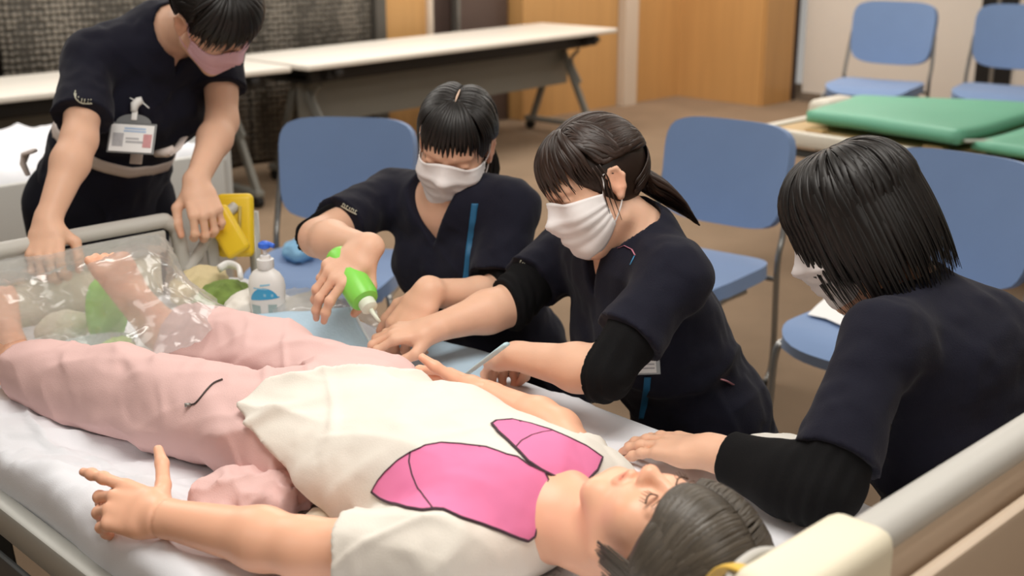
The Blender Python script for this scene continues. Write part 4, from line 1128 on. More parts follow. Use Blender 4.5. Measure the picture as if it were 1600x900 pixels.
shirt = obj('t_shirt', nets(clip(sh, (0, 0, 0.662), (0, 0, -1)), 0.0045, slack=1.9), M['tshirt'], mn)
ST = tree_of(shirt)
# collar rib
ring = []
for a in np.linspace(0, 2 * PI, 40, endpoint=False):
    ring.append(V3(1.095, 1.012, 0.765) + V3(math.cos(a) * 0.073, 0, 0) + math.sin(a) * V3(0, 0.040, 0.060))
# ---- printed lungs: flat print lying on the cloth
def pxpoly(P, n=4, closed=True):
    P = np.array(P, float)
    Q = np.vstack([P[-1], P, P[0], P[1]]) if closed else np.vstack([2 * P[0] - P[1], P, 2 * P[-1] - P[-2]])
    out = []
    for i in range(1, len(Q) - 2):
        for t in np.linspace(0, 1, n, endpoint=False):
            a, b, c, d = Q[i - 1], Q[i], Q[i + 1], Q[i + 2]
            out.append(0.5 * (2 * b + (c - a) * t + (2 * a - 5 * b + 4 * c - d) * t * t * 0.6 + (3 * b - a - 3 * c + d) * t ** 3 * 0.6 - (2 * a - 5 * b + 4 * c - d) * 0 ) if False else b + (c - b) * t)
    if not closed: out.append(P[-1])
    return np.array(out)
def land(p, lift):
    r = nrm(ray(p[0], p[1])); h = on_cloth(ST, CAM, r)
    if h is None: return None
    n = h[1] if h[1] @ r < 0 else -h[1]
    return h[0] + n * lift
def inside(p, poly):
    x, y = p; c = False; j = len(poly) - 1
    for i in range(len(poly)):
        if (poly[i][1] > y) != (poly[j][1] > y) and x < (poly[j][0] - poly[i][0]) * (y - poly[i][1]) / (poly[j][1] - poly[i][1]) + poly[i][0]: c = not c
        j = i
    return c
def print_patch(name, outline, inner):
    O = pxpoly(outline, 3)
    step = 3.0; lo, hi = O.min(0), O.max(0)
    V, F, idx = [], [], {}
    nx, ny = int((hi[0] - lo[0]) / step) + 2, int((hi[1] - lo[1]) / step) + 2
    def vid(i, j):
        if (i, j) not in idx:
            p = np.array([lo[0] + i * step, lo[1] + j * step])
            # grid points just outside are drawn to the outline
            if not inside(p, O): p = O[np.argmin(((O - p) ** 2).sum(1))]
            q = land(p, 0.0024)
            if q is None: idx[(i, j)] = None
            else: idx[(i, j)] = len(V); V.append(q)
        return idx[(i, j)]
    for i in range(nx):
        for j in range(ny):
            cs = [(i, j), (i + 1, j), (i + 1, j + 1), (i, j + 1)]
            if not any(inside((lo[0] + a * step, lo[1] + b * step), O) for a, b in cs): continue
            f = [vid(*c) for c in cs]
            if any(q is None for q in f): continue
            F.append(tuple(f))
    pr = obj('lung_print', (np.array(V), F), M['print_pink'], mn)
    g = MB()
    for poly, cl, wd in [(outline, True, 0.0019), (inner, False, 0.0011)]:
        P = [land(p, 0.0026) for p in pxpoly(poly, 6, cl)]
        seg = []
        for q in P + ([P[0]] if cl else []):
            if q is None or (seg and np.linalg.norm(q - seg[-1]) > 0.03):
                if len(seg) > 2: g.tube(np.array(seg), wd, 6, flat=0.35, ref=V3(0, 0, 1))
                seg = [] if q is None else [q]
            else: seg.append(q)
        if len(seg) > 2: g.tube(np.array(seg), wd, 6, flat=0.35, ref=V3(0, 0, 1))
    obj('outline', g, M['print_line'], pr)
print_patch('lung', [(582, 768), (592, 750), (602, 738), (622, 720), (642, 707), (665, 697), (690, 693), (720, 695), (760, 700), (790, 711), (808, 715), (825, 727), (850, 738), (856, 750), (850, 772), (841, 798), (840, 815), (834, 838), (824, 845), (812, 842), (780, 830), (750, 820), (720, 811), (692, 798), (680, 797), (660, 799), (635, 795), (612, 788), (596, 780)],
            [(642, 707), (640, 722), (645, 742), (655, 765), (668, 785), (677, 797)])
print_patch('lung', [(768, 664), (775, 659), (800, 657), (830, 664), (860, 673), (890, 686), (915, 698), (940, 715), (932, 735), (915, 752), (890, 749), (865, 745), (845, 735), (825, 722), (805, 701), (790, 686), (775, 672)],
            [(805, 701), (815, 690), (830, 682), (848, 677), (862, 675)])
# ---- pink trousers
tr = U(0.05, ec((1.060, 1.40, 0.728), (1.066, 1.50, 0.728), (1, 0, 0), (0.135, 0.068), (0.156, 0.074)), leg('l', 0.010, 0.006), leg('r', 0.010, 0.006))
for k in ('l', 'r'):
    h, kn, an = LG[k]; tr = U(0.04, tr, ec(kn + (an - kn) * 0.3, an, (1, 0, 0), (0.062, 0.058), (0.058, 0.052)))
tr = U(0.04, tr, ec(atz(408, 690, 0.725), atz(474, 742, 0.722), (1, 0, 0), (0.050, 0.052), (0.046, 0.046)))
def pfold(P):
    q = P @ np.array([[8, 3.0, 5], [4, -3, 2], [2, 2, 9]]).T; q2 = P @ np.array([[14, 12, 6], [6, -5, 2], [2, 2, 9]]).T
    return 0.0085 * ridged(q, 41) + 0.0045 * ridged(q2, 42) - 0.005 + 0.0055 * crease(P @ np.array([[8, 5, 4], [5, -3.5, 3], [2, 2, 9]]).T, 44) + 0.003 * crease(P @ np.array([[12, -10, 5], [5, 5, 3], [2, 2, 9]]).T, 45) + 0.0008 * noise(P * 50, 43)
tr = disp(tr, pfold, 0.022)
for k in ('l', 'r'):
    h, kn, an = LG[k]; ax = nrm(an - kn)
    bx = kn + (an - kn) * (0.93 if k == 'l' else 0.80)
    tr = S((lambda f, bx, ax, kn: lambda P: np.where(np.linalg.norm(P - bx, axis=1) < 0.3, np.maximum(f(P), np.where(np.abs(P[:, 0] - bx[0]) < 0.13, (P - bx) @ ax, -1)), f(P)))(tr.f, bx, ax, kn), tr.lo, tr.hi)
tr = clip(tr, (1.0, 1.385, 0.74), (-0.15, -1, 0.25))
pants = obj('trousers', nets(clip(tr, (0, 0, 0.663), (0, 0, -1)), 0.005, slack=2.0), M['pinkpants'], mn)
PT = tree_of(pants)
# dark draw-cord lying on the thigh
P = []
for p in [(348, 594), (334, 600), (322, 612), (314, 622), (305, 632), (298, 634)]:
    h = on_cloth(PT, CAM, nrm(ray(*p)))
    if h: P.append(h[0] + V3(0, 0, 0.002))
if len(P) > 2:
    c_ = obj('draw_cord', MB().tube(smooth_path(P, 4), 0.0014, 6), mat('cord_dark', (70, 60, 58), 0.6), mn)
    obj('cord_end', MB().tube([P[-1], P[-1] + V3(-0.008, 0.004, 0.0)], [0.003, 0.0035], 8), M['chrome'], c_)
# ---- moulded hair, swept back
hr = Hair(hfm, 55, cen=(0, -0.018, 0.034), rad=(0.088, 0.113, 0.098))
for sgn in (-1, 1):                       # swept from a parting over the far eye across the forehead to both sides
    for i in range(300 if sgn < 0 else 170):
        e0 = hr.rnd.uniform(-6, 128); a0 = 14
        d0 = hr.dirs(a0, e0) if e0 <= 90 else hr.dirs(a0 + 180, 180 - e0)
        t = (e0 + 6) / 134
        dm = hr.dirs(sgn * (38 + 60 * t + hr.rnd.uniform(-5, 5)), -4 + 62 * t + hr.rnd.uniform(-4, 4))
        de = hr.dirs(sgn * (74 + 62 * t + hr.rnd.uniform(-5, 5)), -14 + 18 * t + hr.rnd.uniform(-8, 8))
        P = hr.arc(d0, dm, 5, 0.0, 0.004, 0.005) + hr.arc(dm, de, 5, 0.004, 0.004, 0.002)[1:]
        if t < 0.35:
            q = P[-1]; P += [q + V3(-sgn * 0.002, 0.008, -0.018), q + V3(-sgn * 0.008, 0.016, -0.034 - 0.02 * (1 - t))]
        else: P += hr.arc(de, hr.dirs(sgn * (84 + 62 * t), -30), 4, 0.004, 0.0, 0)[1:]
        hr.lock(P, 0.0062 * hr.rnd.uniform(0.7, 1.25), tip=0.12, flat=0.34, root=0.25, dark=0.22)
for i in range(40):
    a = 180 + hr.rnd.uniform(-85, 85); d0 = hr.dirs(a, 30); d1 = hr.dirs(a, -38)
    hr.lock(hr.arc(d0, d1, 6, 0, 0.002, 0.004), 0.010, tip=0.4, flat=0.4, dark=0.25)
hr.done('hair', M['doll_hair'], mn, cap_local(hr, keep=lambda q: np.maximum(0.75 * q[:, 1] - 0.66 * q[:, 2] - 0.060, -0.075 - q[:, 2])))
# ================================================================ things on and around the bed
def rowmat(*cols): return np.array(cols)
def camR(zrot=0.0): return None
# ---- white pump bottle
M['bluecap'] = mat('pump_blue', (58, 112, 226), 0.35, var=0.02)
M['label_blue'] = mat('label_blue', (70, 170, 220), 0.4, var=0.03)
M['label_grey'] = mat('label_grey', (170, 190, 190), 0.5, var=0.15, vs=120)
M['label_pale'] = mat('label_pale', (150, 205, 232), 0.5)
base = atz(420, 497, 0.672)
t = thing('pump_bottle', 'white pump bottle with a blue nozzle and blue wave label on the bed', 'bottle', base)
BR = np.array([[cR[0], cR[1], 0], [-cR[1], cR[0], 0], [0, 0, 1.0]])     # broad side turned to the room's near side
ba = math.radians(-18); BR = np.array([[math.cos(ba), math.sin(ba), 0], [-math.sin(ba), math.cos(ba), 0], [0, 0, 1]]) @ BR
prof = [(0.030, 0.0), (0.036, 0.004), (0.0375, 0.02), (0.039, 0.05), (0.040, 0.07), (0.037, 0.085), (0.029, 0.097), (0.018, 0.104), (0.0165, 0.107)]
sc_ = 1.04
prof = [(r * sc_, z * sc_) for r, z in prof]
obj('bottle_body', MB().lathe(prof, base, 32, BR, 1.0, 0.62), M['white'], t, angle=50)
zt = 0.107 * sc_
c_ = obj('pump_collar', MB().lathe([(0.0165, zt - 0.002), (0.0175, zt), (0.0175, zt + 0.018), (0.0115, zt + 0.019), (0.0105, zt + 0.026), (0.006, zt + 0.027)], base, 24, BR), M['white'], t, angle=40)
obj('pump_stem', MB().tube([base + V3(0, 0, zt + 0.024), base + V3(0, 0, zt + 0.044)], 0.0045, 12), M['white'], t)
nz = BR[0]
obj('pump_head', MB().lathe([(0.010, zt + 0.041), (0.0135, zt + 0.044), (0.0130, zt + 0.052), (0.006, zt + 0.056)], base, 20, BR).tube(np.array([base + V3(0, 0, zt + 0.050), base + nz * 0.012 + V3(0, 0, zt + 0.050), base + nz * 0.022 + V3(0, 0, zt + 0.047)]), [0.006, 0.0055, 0.005], 10), M['bluecap'], t, angle=50)
def on_bottle(u, v, lift=0.0006):          # u in radians about the front, v height
    zs = [p[1] for p in prof]; rs_ = [p[0] for p in prof]; r = np.interp(v, zs, rs_) + lift
    return base + BR[0] * (math.sin(u) * r) - BR[1] * (math.cos(u) * (r - lift) * 0.62 + lift) + V3(0, 0, v)
def label(nm, f0, f1, u0, u1, m, n=14):
    G = [[on_bottle(u, f0(s) + (f1(s) - f0(s)) * k / 3) for k in range(4)] for s, u in [(q / n, u0 + (u1 - u0) * q / n) for q in range(n + 1)]]
    obj(nm, MB().grid(np.array(G)), m, t)
label('label_wave', lambda s: 0.043 + 0.010 * s, lambda s: 0.0445 + 0.010 * s + 0.024 * math.sin(PI * min(1, s * 1.05 + 0.02)) ** 0.7, -0.75, 1.05, M['label_blue'])
label('label_text', lambda s: 0.012, lambda s: 0.034, -0.72, -0.1, M['label_grey'])
label('label_text', lambda s: 0.014, lambda s: 0.038, 0.35, 0.85, M['label_grey'])
label('label_swirl', lambda s: 0.076 + 0.004 * s, lambda s: 0.080 + 0.003 * s, -0.05, 0.5, M['label_pale'])
label('label_swirl', lambda s: 0.070, lambda s: 0.0725, -0.45, 0.35, M['label_pale'])
for u in (0.12, 0.52): label('label_icon', lambda s: 0.055, lambda s: 0.061, u, u + 0.14, M['label_pale'], 3)

# ---- green squeeze bottle held over the hands
M['green_soft'] = mat('green_soft_plastic', (140, 226, 92), 0.35, var=0.03, sss=0.2)
M['cap_white'] = mat('cap_pale', (232, 240, 222), 0.4)
a_, b_ = at(529, 402, 2.40), at(572, 472, 2.335)
axb = nrm(b_ - a_); nozz = at(594, 503, 2.32)
t = thing('squeeze_bottle', 'soft green squeeze bottle tipped down in a hand', 'bottle', tuple(a_))
def along(prof, o, ax, n=24, sx=1.0):
    x = nrm(np.cross(ax, V3(0, 0, 1))); y = np.cross(ax, x)
    return MB().lathe(prof, o, n, np.array([x, y, ax]), sx, 1.0)
Lb = np.linalg.norm(b_ - a_)
obj('bottle_body', along([(0.012, -0.012), (0.022, -0.008), (0.027, 0.0), (0.029, 0.012), (0.030, Lb * 0.5), (0.0295, Lb - 0.014), (0.026, Lb - 0.004), (0.014, Lb)], a_, axb), M['green_soft'], t, angle=50)
cp = obj('bottle_cap', along([(0.016, 0), (0.0165, 0.002), (0.016, 0.016), (0.011, 0.019), (0.004, 0.021)], b_, axb), M['cap_white'], t, angle=40)
obj('nozzle', MB().tube([b_ + axb * 0.018, b_ + axb * 0.018 + (nozz - b_) * 0.5, nozz], [0.0048, 0.0036, 0.0026], 10), M['cap_white'], t)

# ---- pale blue absorbent pads
M['pad'] = mat('pad_pale_blue', (186, 214, 234), 0.8, var=0.05, vs=30, bump=0.4, bs=160)
M['pad_edge'] = mat('pad_border', (228, 240, 246), 0.7)
def pad(nm, label_, rows, thick=0.003, m=None, cat='pad', nz_=0.003, fs=18):
    """rows: list of rows of world points, interpolated to a fine grid"""
    R_ = [smooth_path(r, 8) for r in rows]; R_ = np.array(R_)
    G = np.array([smooth_path(R_[:, k], 7) for k in range(R_.shape[1])])
    P = G.reshape(-1, 3); G = G + (nz_ * noise(P * fs, 8)).reshape(G.shape[:2])[..., None] * V3(0.2, 0.2, 1)
    o = obj(nm, MB().grid(G, thick), m or M['pad'])
    tag(o, label_, cat)
    return o, G
o, G = pad('absorbent_pad', 'pale blue absorbent pad turned up against the pink trouser leg, by the pump bottle', [
    [atz(352, 496, 0.700), atz(440, 489, 0.716), atz(500, 486, 0.727), atz(548, 480, 0.740)],
    [atz(352, 512, 0.688), atz(440, 516, 0.697), atz(505, 520, 0.698), atz(566, 514, 0.704)],
    [atz(356, 545, 0.670), atz(440, 556, 0.670), atz(510, 560, 0.670), atz(590, 556, 0.672)]])
obj('border', MB().tube(G[-1], 0.0028, 6).tube(G[:, 0], 0.002, 6), M['pad_edge'], o) if False else None
bd = MB().tube(G[-1] + V3(0, 0, 0.002), 0.003, 6); bo = obj('border', bd, M['pad_edge']); bo.parent = o; bo.location = -ORG[o.name] + ORG[bo.name]; 
o2, G2 = pad('absorbent_pad', 'pale blue absorbent pad lying flat under the washed hands', [
    [atz(596, 520, 0.668), atz(660, 528, 0.676), atz(735, 544, 0.676), atz(792, 562, 0.672)],
    [atz(610, 545, 0.668), atz(668, 552, 0.672), atz(730, 565, 0.672), atz(775, 580, 0.671)],
    [atz(640, 580, 0.668), atz(690, 592, 0.669), atz(735, 600, 0.669), atz(760, 604, 0.669)]])
# stiff strip standing out of the pad
M['strip'] = mat('pale_blue_strip', (196, 226, 236), 0.6, var=0.03)
a_, b_ = atz(722, 590, 0.692), at(791, 538, 2.12)
tag(obj('wiping_stick', MB().tube(np.array([a_ + (b_ - a_) * q for q in np.linspace(0, 1, 6)]), [0.007, 0.0075, 0.008, 0.0085, 0.009, 0.0085], 10, flat=0.45, ref=V3(0, 0, 1)), M['strip']), 'thin pale blue stick propped up beside the fingers of the mannequin', 'stick')

# ---- crumpled cloths and packets by the foot end
def crumple(nm, label_, cat, c, size, rot, m, seed, amp=0.25, h=0.005, freq=1.0, group=None):
    c = np.asarray(c, float); R = np.array([[math.cos(rot), math.sin(rot), 0], [-math.sin(rot), math.cos(rot), 0], [0, 0, 1]])
    s0 = min(size)
    e = el(c, size, R)
    f = lambda P: amp * s0 * (0.7 * ridged((P - c) @ R.T * freq * V3(16, 34, 22), seed) + 0.35 * ridged((P - c) * freq * 48, seed + 1))
    o = obj(nm, nets(disp(e, f, amp * s0 * 1.05), h, levels=2, slack=2.6, pad=0.012), m)
    return tag(o, label_, cat, group)
M['beige_towel'] = mat('beige_towel', (212, 196, 154), 0.9, var=0.08, vs=30, bump=0.5, bs=300)
M['green_cloth'] = mat('green_leafy_cloth', (118, 142, 70), 0.85, var=0.55, vs=38, bump=0.3)
M['lime_cloth'] = mat('lime_print_cloth', (158, 240, 100), 0.8, var=0.22, vs=34, bump=0.2)
M['mint_cloth'] = mat('mint_print_cloth', (196, 238, 150), 0.8, var=0.25, vs=40, bump=0.2)
M['pale_cloth'] = mat('pale_cloth', (226, 218, 196), 0.85, var=0.05, vs=20)
M['white_cloth'] = mat('white_cloth', (238, 234, 226), 0.85, var=0.03)
crumple('towel', 'crumpled beige towel near the foot end of the bed', 'towel', atz(312, 446, 0.70), (0.085, 0.045, 0.035), 0.5, M['beige_towel'], 3, 0.3)
crumple('patterned_cloth', 'dark green leafy cloth heaped between the beige towel and pump bottle', 'cloth', atz(345, 466, 0.69), (0.075, 0.042, 0.030), 0.3, M['green_cloth'], 5, 0.3)
crumple('hand_towel', 'crumpled white towel tucked behind the pump bottle', 'towel', atz(392, 478, 0.682), (0.075, 0.040, 0.028), 0.4, M['white_cloth'], 8, 0.3)
crumple('white_cloth', 'white cloth under clear film between the pump bottle and green bottle', 'cloth', atz(478, 478, 0.676), (0.075, 0.05, 0.022), 0.2, M['white_cloth'], 9, 0.3)
# white handle of a basin behind the green cloth
tag(obj('white_clip', MB().tube(smooth_path([atz(342, 420, 0.745), atz(356, 413, 0.75), atz(372, 418, 0.75), atz(376, 432, 0.745)], 6), 0.006, 10, flat=1.6), M['white']), 'white plastic clip on top of the leafy green cloth', 'clip')
crumple('wash_mitt', 'lime green printed cloth standing inside the clear bag by the foot', 'cloth', atz(166, 486, 0.735), (0.042, 0.030, 0.070), 0.2, M['lime_cloth'], 12, 0.12)
crumple('printed_towel', 'mint green printed cloth in the clear bag between the ankles', 'cloth', atz(178, 552, 0.690), (0.060, 0.028, 0.024), 0.5, M['mint_cloth'], 14, 0.2)
crumple('cream_pouch', 'cream cloth bundle inside the clear bag near the footboard', 'cloth', atz(98, 512, 0.695), (0.060, 0.040, 0.030), 0.3, M['pale_cloth'], 16, 0.15)
# shallow basin rim under the film
M['basin'] = mat('basin_pale', (206, 222, 224), 0.3, var=0.02)
bc = atz(140, 566, 0.672)
prof = [(0.062, 0.0), (0.078, 0.004), (0.088, 0.028), (0.096, 0.031), (0.096, 0.034), (0.086, 0.033), (0.074, 0.009), (0.02, 0.007)]
tag(obj('wash_basin', MB().lathe(prof, bc, 36, None, 0.95, 0.62), M['basin'], angle=50), 'shallow pale basin under clear film between the legs', 'basin')

# ---- clear plastic film
M['film'] = film('clear_film')
def filmsheet(nm, label_, rows, amp, fs, seed, nu=10, nv=9):
    R_ = np.array([smooth_path(r, nu) for r in rows])
    G = np.array([smooth_path(R_[:, k], nv) for k in range(R_.shape[1])])
    P = G.reshape(-1, 3)
    du = np.gradient(G, axis=0); dv = np.gradient(G, axis=1); N = np.cross(dv, du); N /= np.linalg.norm(N, axis=2)[..., None] + 1e-9
    d = amp * (ridged(P * fs, seed) + 0.6 * ridged(P * fs * 2.3, seed + 1) + 0.35 * ridged(P * fs * 5, seed + 2))
    return tag(obj(nm, MB().grid(G + N * d.reshape(G.shape[:2])[..., None], 0), M['film']), label_, 'plastic film')
filmsheet('plastic_bag', 'large clear plastic bag spread over both feet of the mannequin', [
    [at(-40, 418, 2.48), at(60, 404, 2.55), at(140, 388, 2.60), at(215, 374, 2.62), at(252, 372, 2.62), at(262, 400, 2.62)],
    [at(-50, 455, 2.12), at(50, 440, 2.34), at(130, 416, 2.34), at(220, 394, 2.33), at(268, 405, 2.44), at(275, 440, 2.54)],
    [at(-40, 500, 2.10), at(70, 480, 2.28), at(140, 455, 2.30), at(225, 430, 2.26), at(290, 440, 2.38), at(330, 468, 2.44)],
    [at(10, 540, 2.25), at(90, 522, 2.30), at(150, 505, 2.28), at(225, 480, 2.22), at(290, 480, 2.25), at(350, 495, 2.30)],
    [at(60, 560, 2.20), at(110, 556, 2.22), at(160, 560, 2.18), at(215, 565, 2.12), at(255, 560, 2.12), at(300, 545, 2.15)]], 0.007, 11, 61, 12, 12)
filmsheet('plastic_wrap', 'crumpled clear plastic wrap around the pump bottle base', [
    [atz(425, 478, 0.69), atz(455, 452, 0.70), atz(520, 455, 0.70), atz(585, 478, 0.685)],
    [atz(430, 500, 0.700), atz(470, 478, 0.715), atz(530, 478, 0.715), atz(592, 498, 0.69)],
    [atz(440, 508, 0.70), atz(490, 496, 0.715), atz(545, 492, 0.715), atz(590, 520, 0.685)]], 0.004, 22, 71)

# ---- yellow moulded case hanging by the standing person's hand
M['yellow'] = mat('yellow_plastic', (238, 202, 40), 0.4, var=0.05, sss=0.05)
yc = at(366, 350, 2.94)
t = thing('yellow_case', 'yellow moulded plastic case hanging beside the hand on the footboard', 'case', tuple(yc))
def yslab(c, dx, dy, nrm_, wd, ht, th, bev):
    x, y, z = dx, dy, nrm_
    return MB().box(c, (wd, ht, th), np.array([x, y, z]), bev, 4)
ux, uy = vd(1, -0.02, 0), vd(0.05, -1, 0); un = nrm(np.cross(ux, uy)); uy = np.cross(un, ux)
obj('back_shell', yslab(at(368, 352, 2.95), ux, uy, un, 0.088, 0.150, 0.030, 0.014), M['yellow'], t, angle=60)
ux2, uy2 = vd(0.86, -0.50, 0), vd(-0.50, -0.86, 0); un2 = nrm(np.cross(ux2, uy2))
obj('front_shell', yslab(at(355, 362, 2.90), ux2, uy2, un2, 0.062, 0.120, 0.028, 0.012), M['yellow'], t, angle=60)
obj('clasp', MB().tube([at(375, 322, 2.925), at(374, 372, 2.925)], 0.004, 8), mat('clasp_dull', (190, 168, 90), 0.5), t)

# ---- badges, lanyards, belt
M['card'] = mat('card_white', (240, 240, 240), 0.5, var=0.01)
M['clear_grey'] = mat('holder_grey', (120, 122, 124), 0.3)
M['print_blue'] = mat('print_blue', (176, 200, 230), 0.6); M['print_grey'] = mat('print_grey', (180, 180, 184), 0.6, var=0.15, vs=150); M['print_red'] = mat('photo_tone', (206, 150, 152), 0.6, var=0.2, vs=80)
def frame_at(c, right, up): 
    r = nrm(right); u = nrm(np.asarray(up) - r * (r @ np.asarray(up))); return np.asarray(c, float), r, u, np.cross(r, u)
c, r, u, n = frame_at(at(206, 216, 2.83), vd(1, 0.06, 0.02), vd(0.0, -1, 0.25))
t = thing('name_badge', 'white name badge in a clear holder hanging at the waist of the standing person', 'badge', tuple(c))
B = lambda dx, dy, dz, wx, hy, tz, bev=0.0: MB().box(c + r * dx + u * dy + n * dz, (wx, hy, tz), np.array([r, u, n]), bev)
obj('holder', B(0, 0, 0, 0.106, 0.074, 0.003, 0.0014), M['clear_grey'], t, smooth=False)
obj('holder_tab', MB().prism([(0.040 * math.cos(a), 0.036 + 0.022 * math.sin(a)) for a in np.linspace(0, PI, 12)], c, r, u, n, 0.002), M['clear_grey'], t, smooth=False)
cd = obj('card', B(0, -0.001, 0.002, 0.097, 0.065, 0.002), M['card'], t, smooth=False)
for dx, dy, w_, h_, m in [(0.006, 0.022, 0.048, 0.004, 'print_blue'), (0.006, 0.0155, 0.050, 0.004, 'print_blue'), (-0.030, -0.006, 0.024, 0.032, 'print_grey'), (0.002, -0.002, 0.03, 0.004, 'print_grey'), (0.008, -0.010, 0.04, 0.005, 'print_grey'), (0.036, -0.006, 0.019, 0.032, 'print_red')]:
    obj('card_print', B(dx, dy, 0.0034, w_, h_, 0.0006), M[m], cd, smooth=False)
cl = obj('clip', B(0, 0.054, 0.003, 0.013, 0.024, 0.006, 0.002), M['white'], t, angle=40)
obj('reel', MB().tube(np.array([c + r * x + u * y + n * 0.006 for x, y in ((-0.002, 0.062), (-0.002, 0.078), (0.006, 0.088), (0.014, 0.092))]), [0.007, 0.010, 0.010, 0.008], 12), M['white'], cl)
obj('pin', MB().tube([c + r * 0.014 + u * 0.086 + n * 0.008, c + r * 0.032 + u * 0.072 + n * 0.008], 0.0016, 6).tube([c - r * 0.002 + u * 0.088 + n * 0.008, c - r * 0.014 + u * 0.094 + n * 0.008], 0.0016, 6), M['white'], cl)
# belt: a white strap round the waist with a buckle knot
M['belt'] = mat('belt_white', (222, 210, 204), 0.7, var=0.03)
top1 = child(p1, 'scrub_top'); TT1 = tree_of(top1)
def around(tree, ctr, up, nrm_tilt, n=56, lift=0.004, sx=0.5):
    out = []; x = nrm(np.cross(up, V3(0.3, 1, 0.1))); y = np.cross(up, x)
    for a in np.linspace(0, 2 * PI, n, endpoint=False):
        d = x * math.cos(a) + y * math.sin(a); h = tree.ray_cast(Vector(ctr + d * 0.5), Vector(-d), 0.6)
        out.append(np.array(h[0]) + d * lift if h[0] is not None else ctr + d * 0.14)
    return np.array(out)
ms1, sd1, fw1, up1 = T1
bw = around(TT1, at(172, 200, 3.10), up1, 0)
belt = obj('belt', MB().tube(bw, 0.0155, 8, closed=True, ref=up1 * 0 + V3(0, 0, 1), flat=0.28) if False else MB().grid(np.array([[p + up1 * k for k in (-0.0155, -0.005, 0.005, 0.0155)] for p in list(bw) + [bw[0]]]), 0.003), M['belt'], p1)
kb = lambda x, y, d: at(x, y, d)
obj('buckle', MB().tube(np.array([kb(245, 240, 2.93), kb(262, 238, 2.92), kb(272, 232, 2.92)]), [0.014, 0.020, 0.015], 10, flat=0.6), M['belt'], belt)
obj('strap_end', MB().tube(np.array([kb(264, 242, 2.91), kb(277, 232, 2.92), kb(287, 216, 2.96)]), 0.013, 8, flat=0.3), M['belt'], belt)
obj('strap_end', MB().tube(np.array([kb(52, 236, 2.98), kb(40, 240, 2.99), kb(36, 256, 3.0), kb(44, 274, 3.0)]), [0.016, 0.017, 0.013, 0.010], 8, flat=0.35), M['belt'], belt)
obj('belt_loop', MB().box(at(213, 248, 2.90), (0.028, 0.026, 0.006), np.array([r, u, n]), 0.002), M['belt'], belt, angle=40)

def patch_on(tree, pts, m, nm, parent, wd=None):
    """small flat mark on cloth: polyline ribbon through picture points landed on the surface"""
    P = []
    for p in pts:
        h = tree.ray_cast(Vector(CAM), Vector(nrm(ray(*p))))
        if h[0] is not None: P.append(np.array(h[0]) + np.array(h[1]) * 0.0012)
    if len(P) > 1: return obj(nm, MB().tube(np.array(P), wd, 6, flat=0.25, ref=V3(0.2, 0.1, 1)), m, parent)
M['thread'] = mat('pale_thread', (196, 196, 178), 0.7)
def sleeve_mark(top, tree, line, up_, ht, n, wd=0.0011):
    """an illegible row of stitched strokes over a baseline, as on the photographed sleeve"""
    rn = random.Random(len(line) * 7 + n); g = MB(); line = np.array(line, float)
    def L_(p):
        h = tree.ray_cast(Vector(CAM), Vector(nrm(ray(*p)))); return None if h[0] is None else np.array(h[0]) - nrm(ray(*p)) * 0.002
    base_ = [L_(p) for p in smooth_path(line, 5)]
    base_ = [b for b in base_ if b is not None]
    if len(base_) > 2: g.tube(np.array(base_), wd, 5)
    S_ = smooth_path(line, 8)
    for k in range(n):
        p = S_[int((k + 0.5) / n * (len(S_) - 1))]; q = p + np.array(up_) * ht
        a, b = L_(p), L_(q); 
        if a is None or b is None: continue
        g.tube([a, b], wd * 0.8, 5)
        if k % 2 == 0:
            c2 = L_(q + (S_[1] - S_[0]) * 1.2)
            if c2 is not None: g.tube([b, c2], wd * 0.8, 5)
    if g.V:
        o = obj('sleeve_mark', g, M['thread'], top); o['kind'] = 'stuff'
sleeve_mark(top1, TT1, [(116, 146), (119, 155), (127, 161), (136, 162), (144, 162)], (0.15, -1), 7, 7, 0.0014)
top2 = child(p2, 'scrub_top'); TT2 = tree_of(top2)
sleeve_mark(top2, TT2, [(533, 322), (545, 329), (557, 335)], (0.35, -1), 5, 7, 0.0014)
top3 = child(p3, 'scrub_top'); TT3 = tree_of(top3)
sleeve_mark(top3, TT3, [(809, 414), (813, 418), (817, 420)], (0.5, -1), 8, 3, 0.0014)
# blue lanyard of the person with the green bottle
M['lanyard'] = mat('lanyard_blue', (28, 98, 140), 0.6, var=0.05)
def ribbon(tree, pts, wd, m, nm, parent=None, label_=None, cat=None, lift=0.004):
    P = []
    for p in smooth_path(np.array(pts, float), 6):
        rr = nrm(ray(*p)); h = tree.ray_cast(Vector(CAM), Vector(rr))
        if h[0] is not None and np.linalg.norm(np.array(h[0]) - CAM) < 3.4: P.append(np.array(h[0]) - rr * lift)
    P = np.array(P)
    G = np.array([[p + cR * wd * k for k in (-0.5, -0.17, 0.17, 0.5)] for p in P])
    o = obj(nm, MB().grid(G, 0.0015), m, parent)
    return tag(o, label_, cat) if label_ else o
ribbon(TT2, [(742, 318), (740, 335), (737, 360), (733, 390), (730, 420), (727, 445)], 0.014, M['lanyard'], 'lanyard', None, 'blue lanyard strap on the chest of the person pouring', 'lanyard')
ribbon(TT3, [(1012, 590), (1010, 610), (1006, 635), (1003, 655)], 0.012, M['lanyard'], 'lanyard', None, 'blue lanyard end hanging below the badge of the person with a ponytail', 'lanyard')
h = TT3.ray_cast(Vector(CAM), Vector(nrm(ray(1005, 568))))
c = np.array(h[0]) - nrm(ray(1005, 568)) * 0.012 if h[0] is not None else at(1005, 568, 2.1)
r, u = vd(1, -0.02, 0.1), vd(0.1, -1, 0.2); n = nrm(np.cross(r, u)); u = np.cross(n, r)
t = thing('name_badge', 'white name badge half under the black sleeve of the person with a ponytail', 'badge', tuple(c))
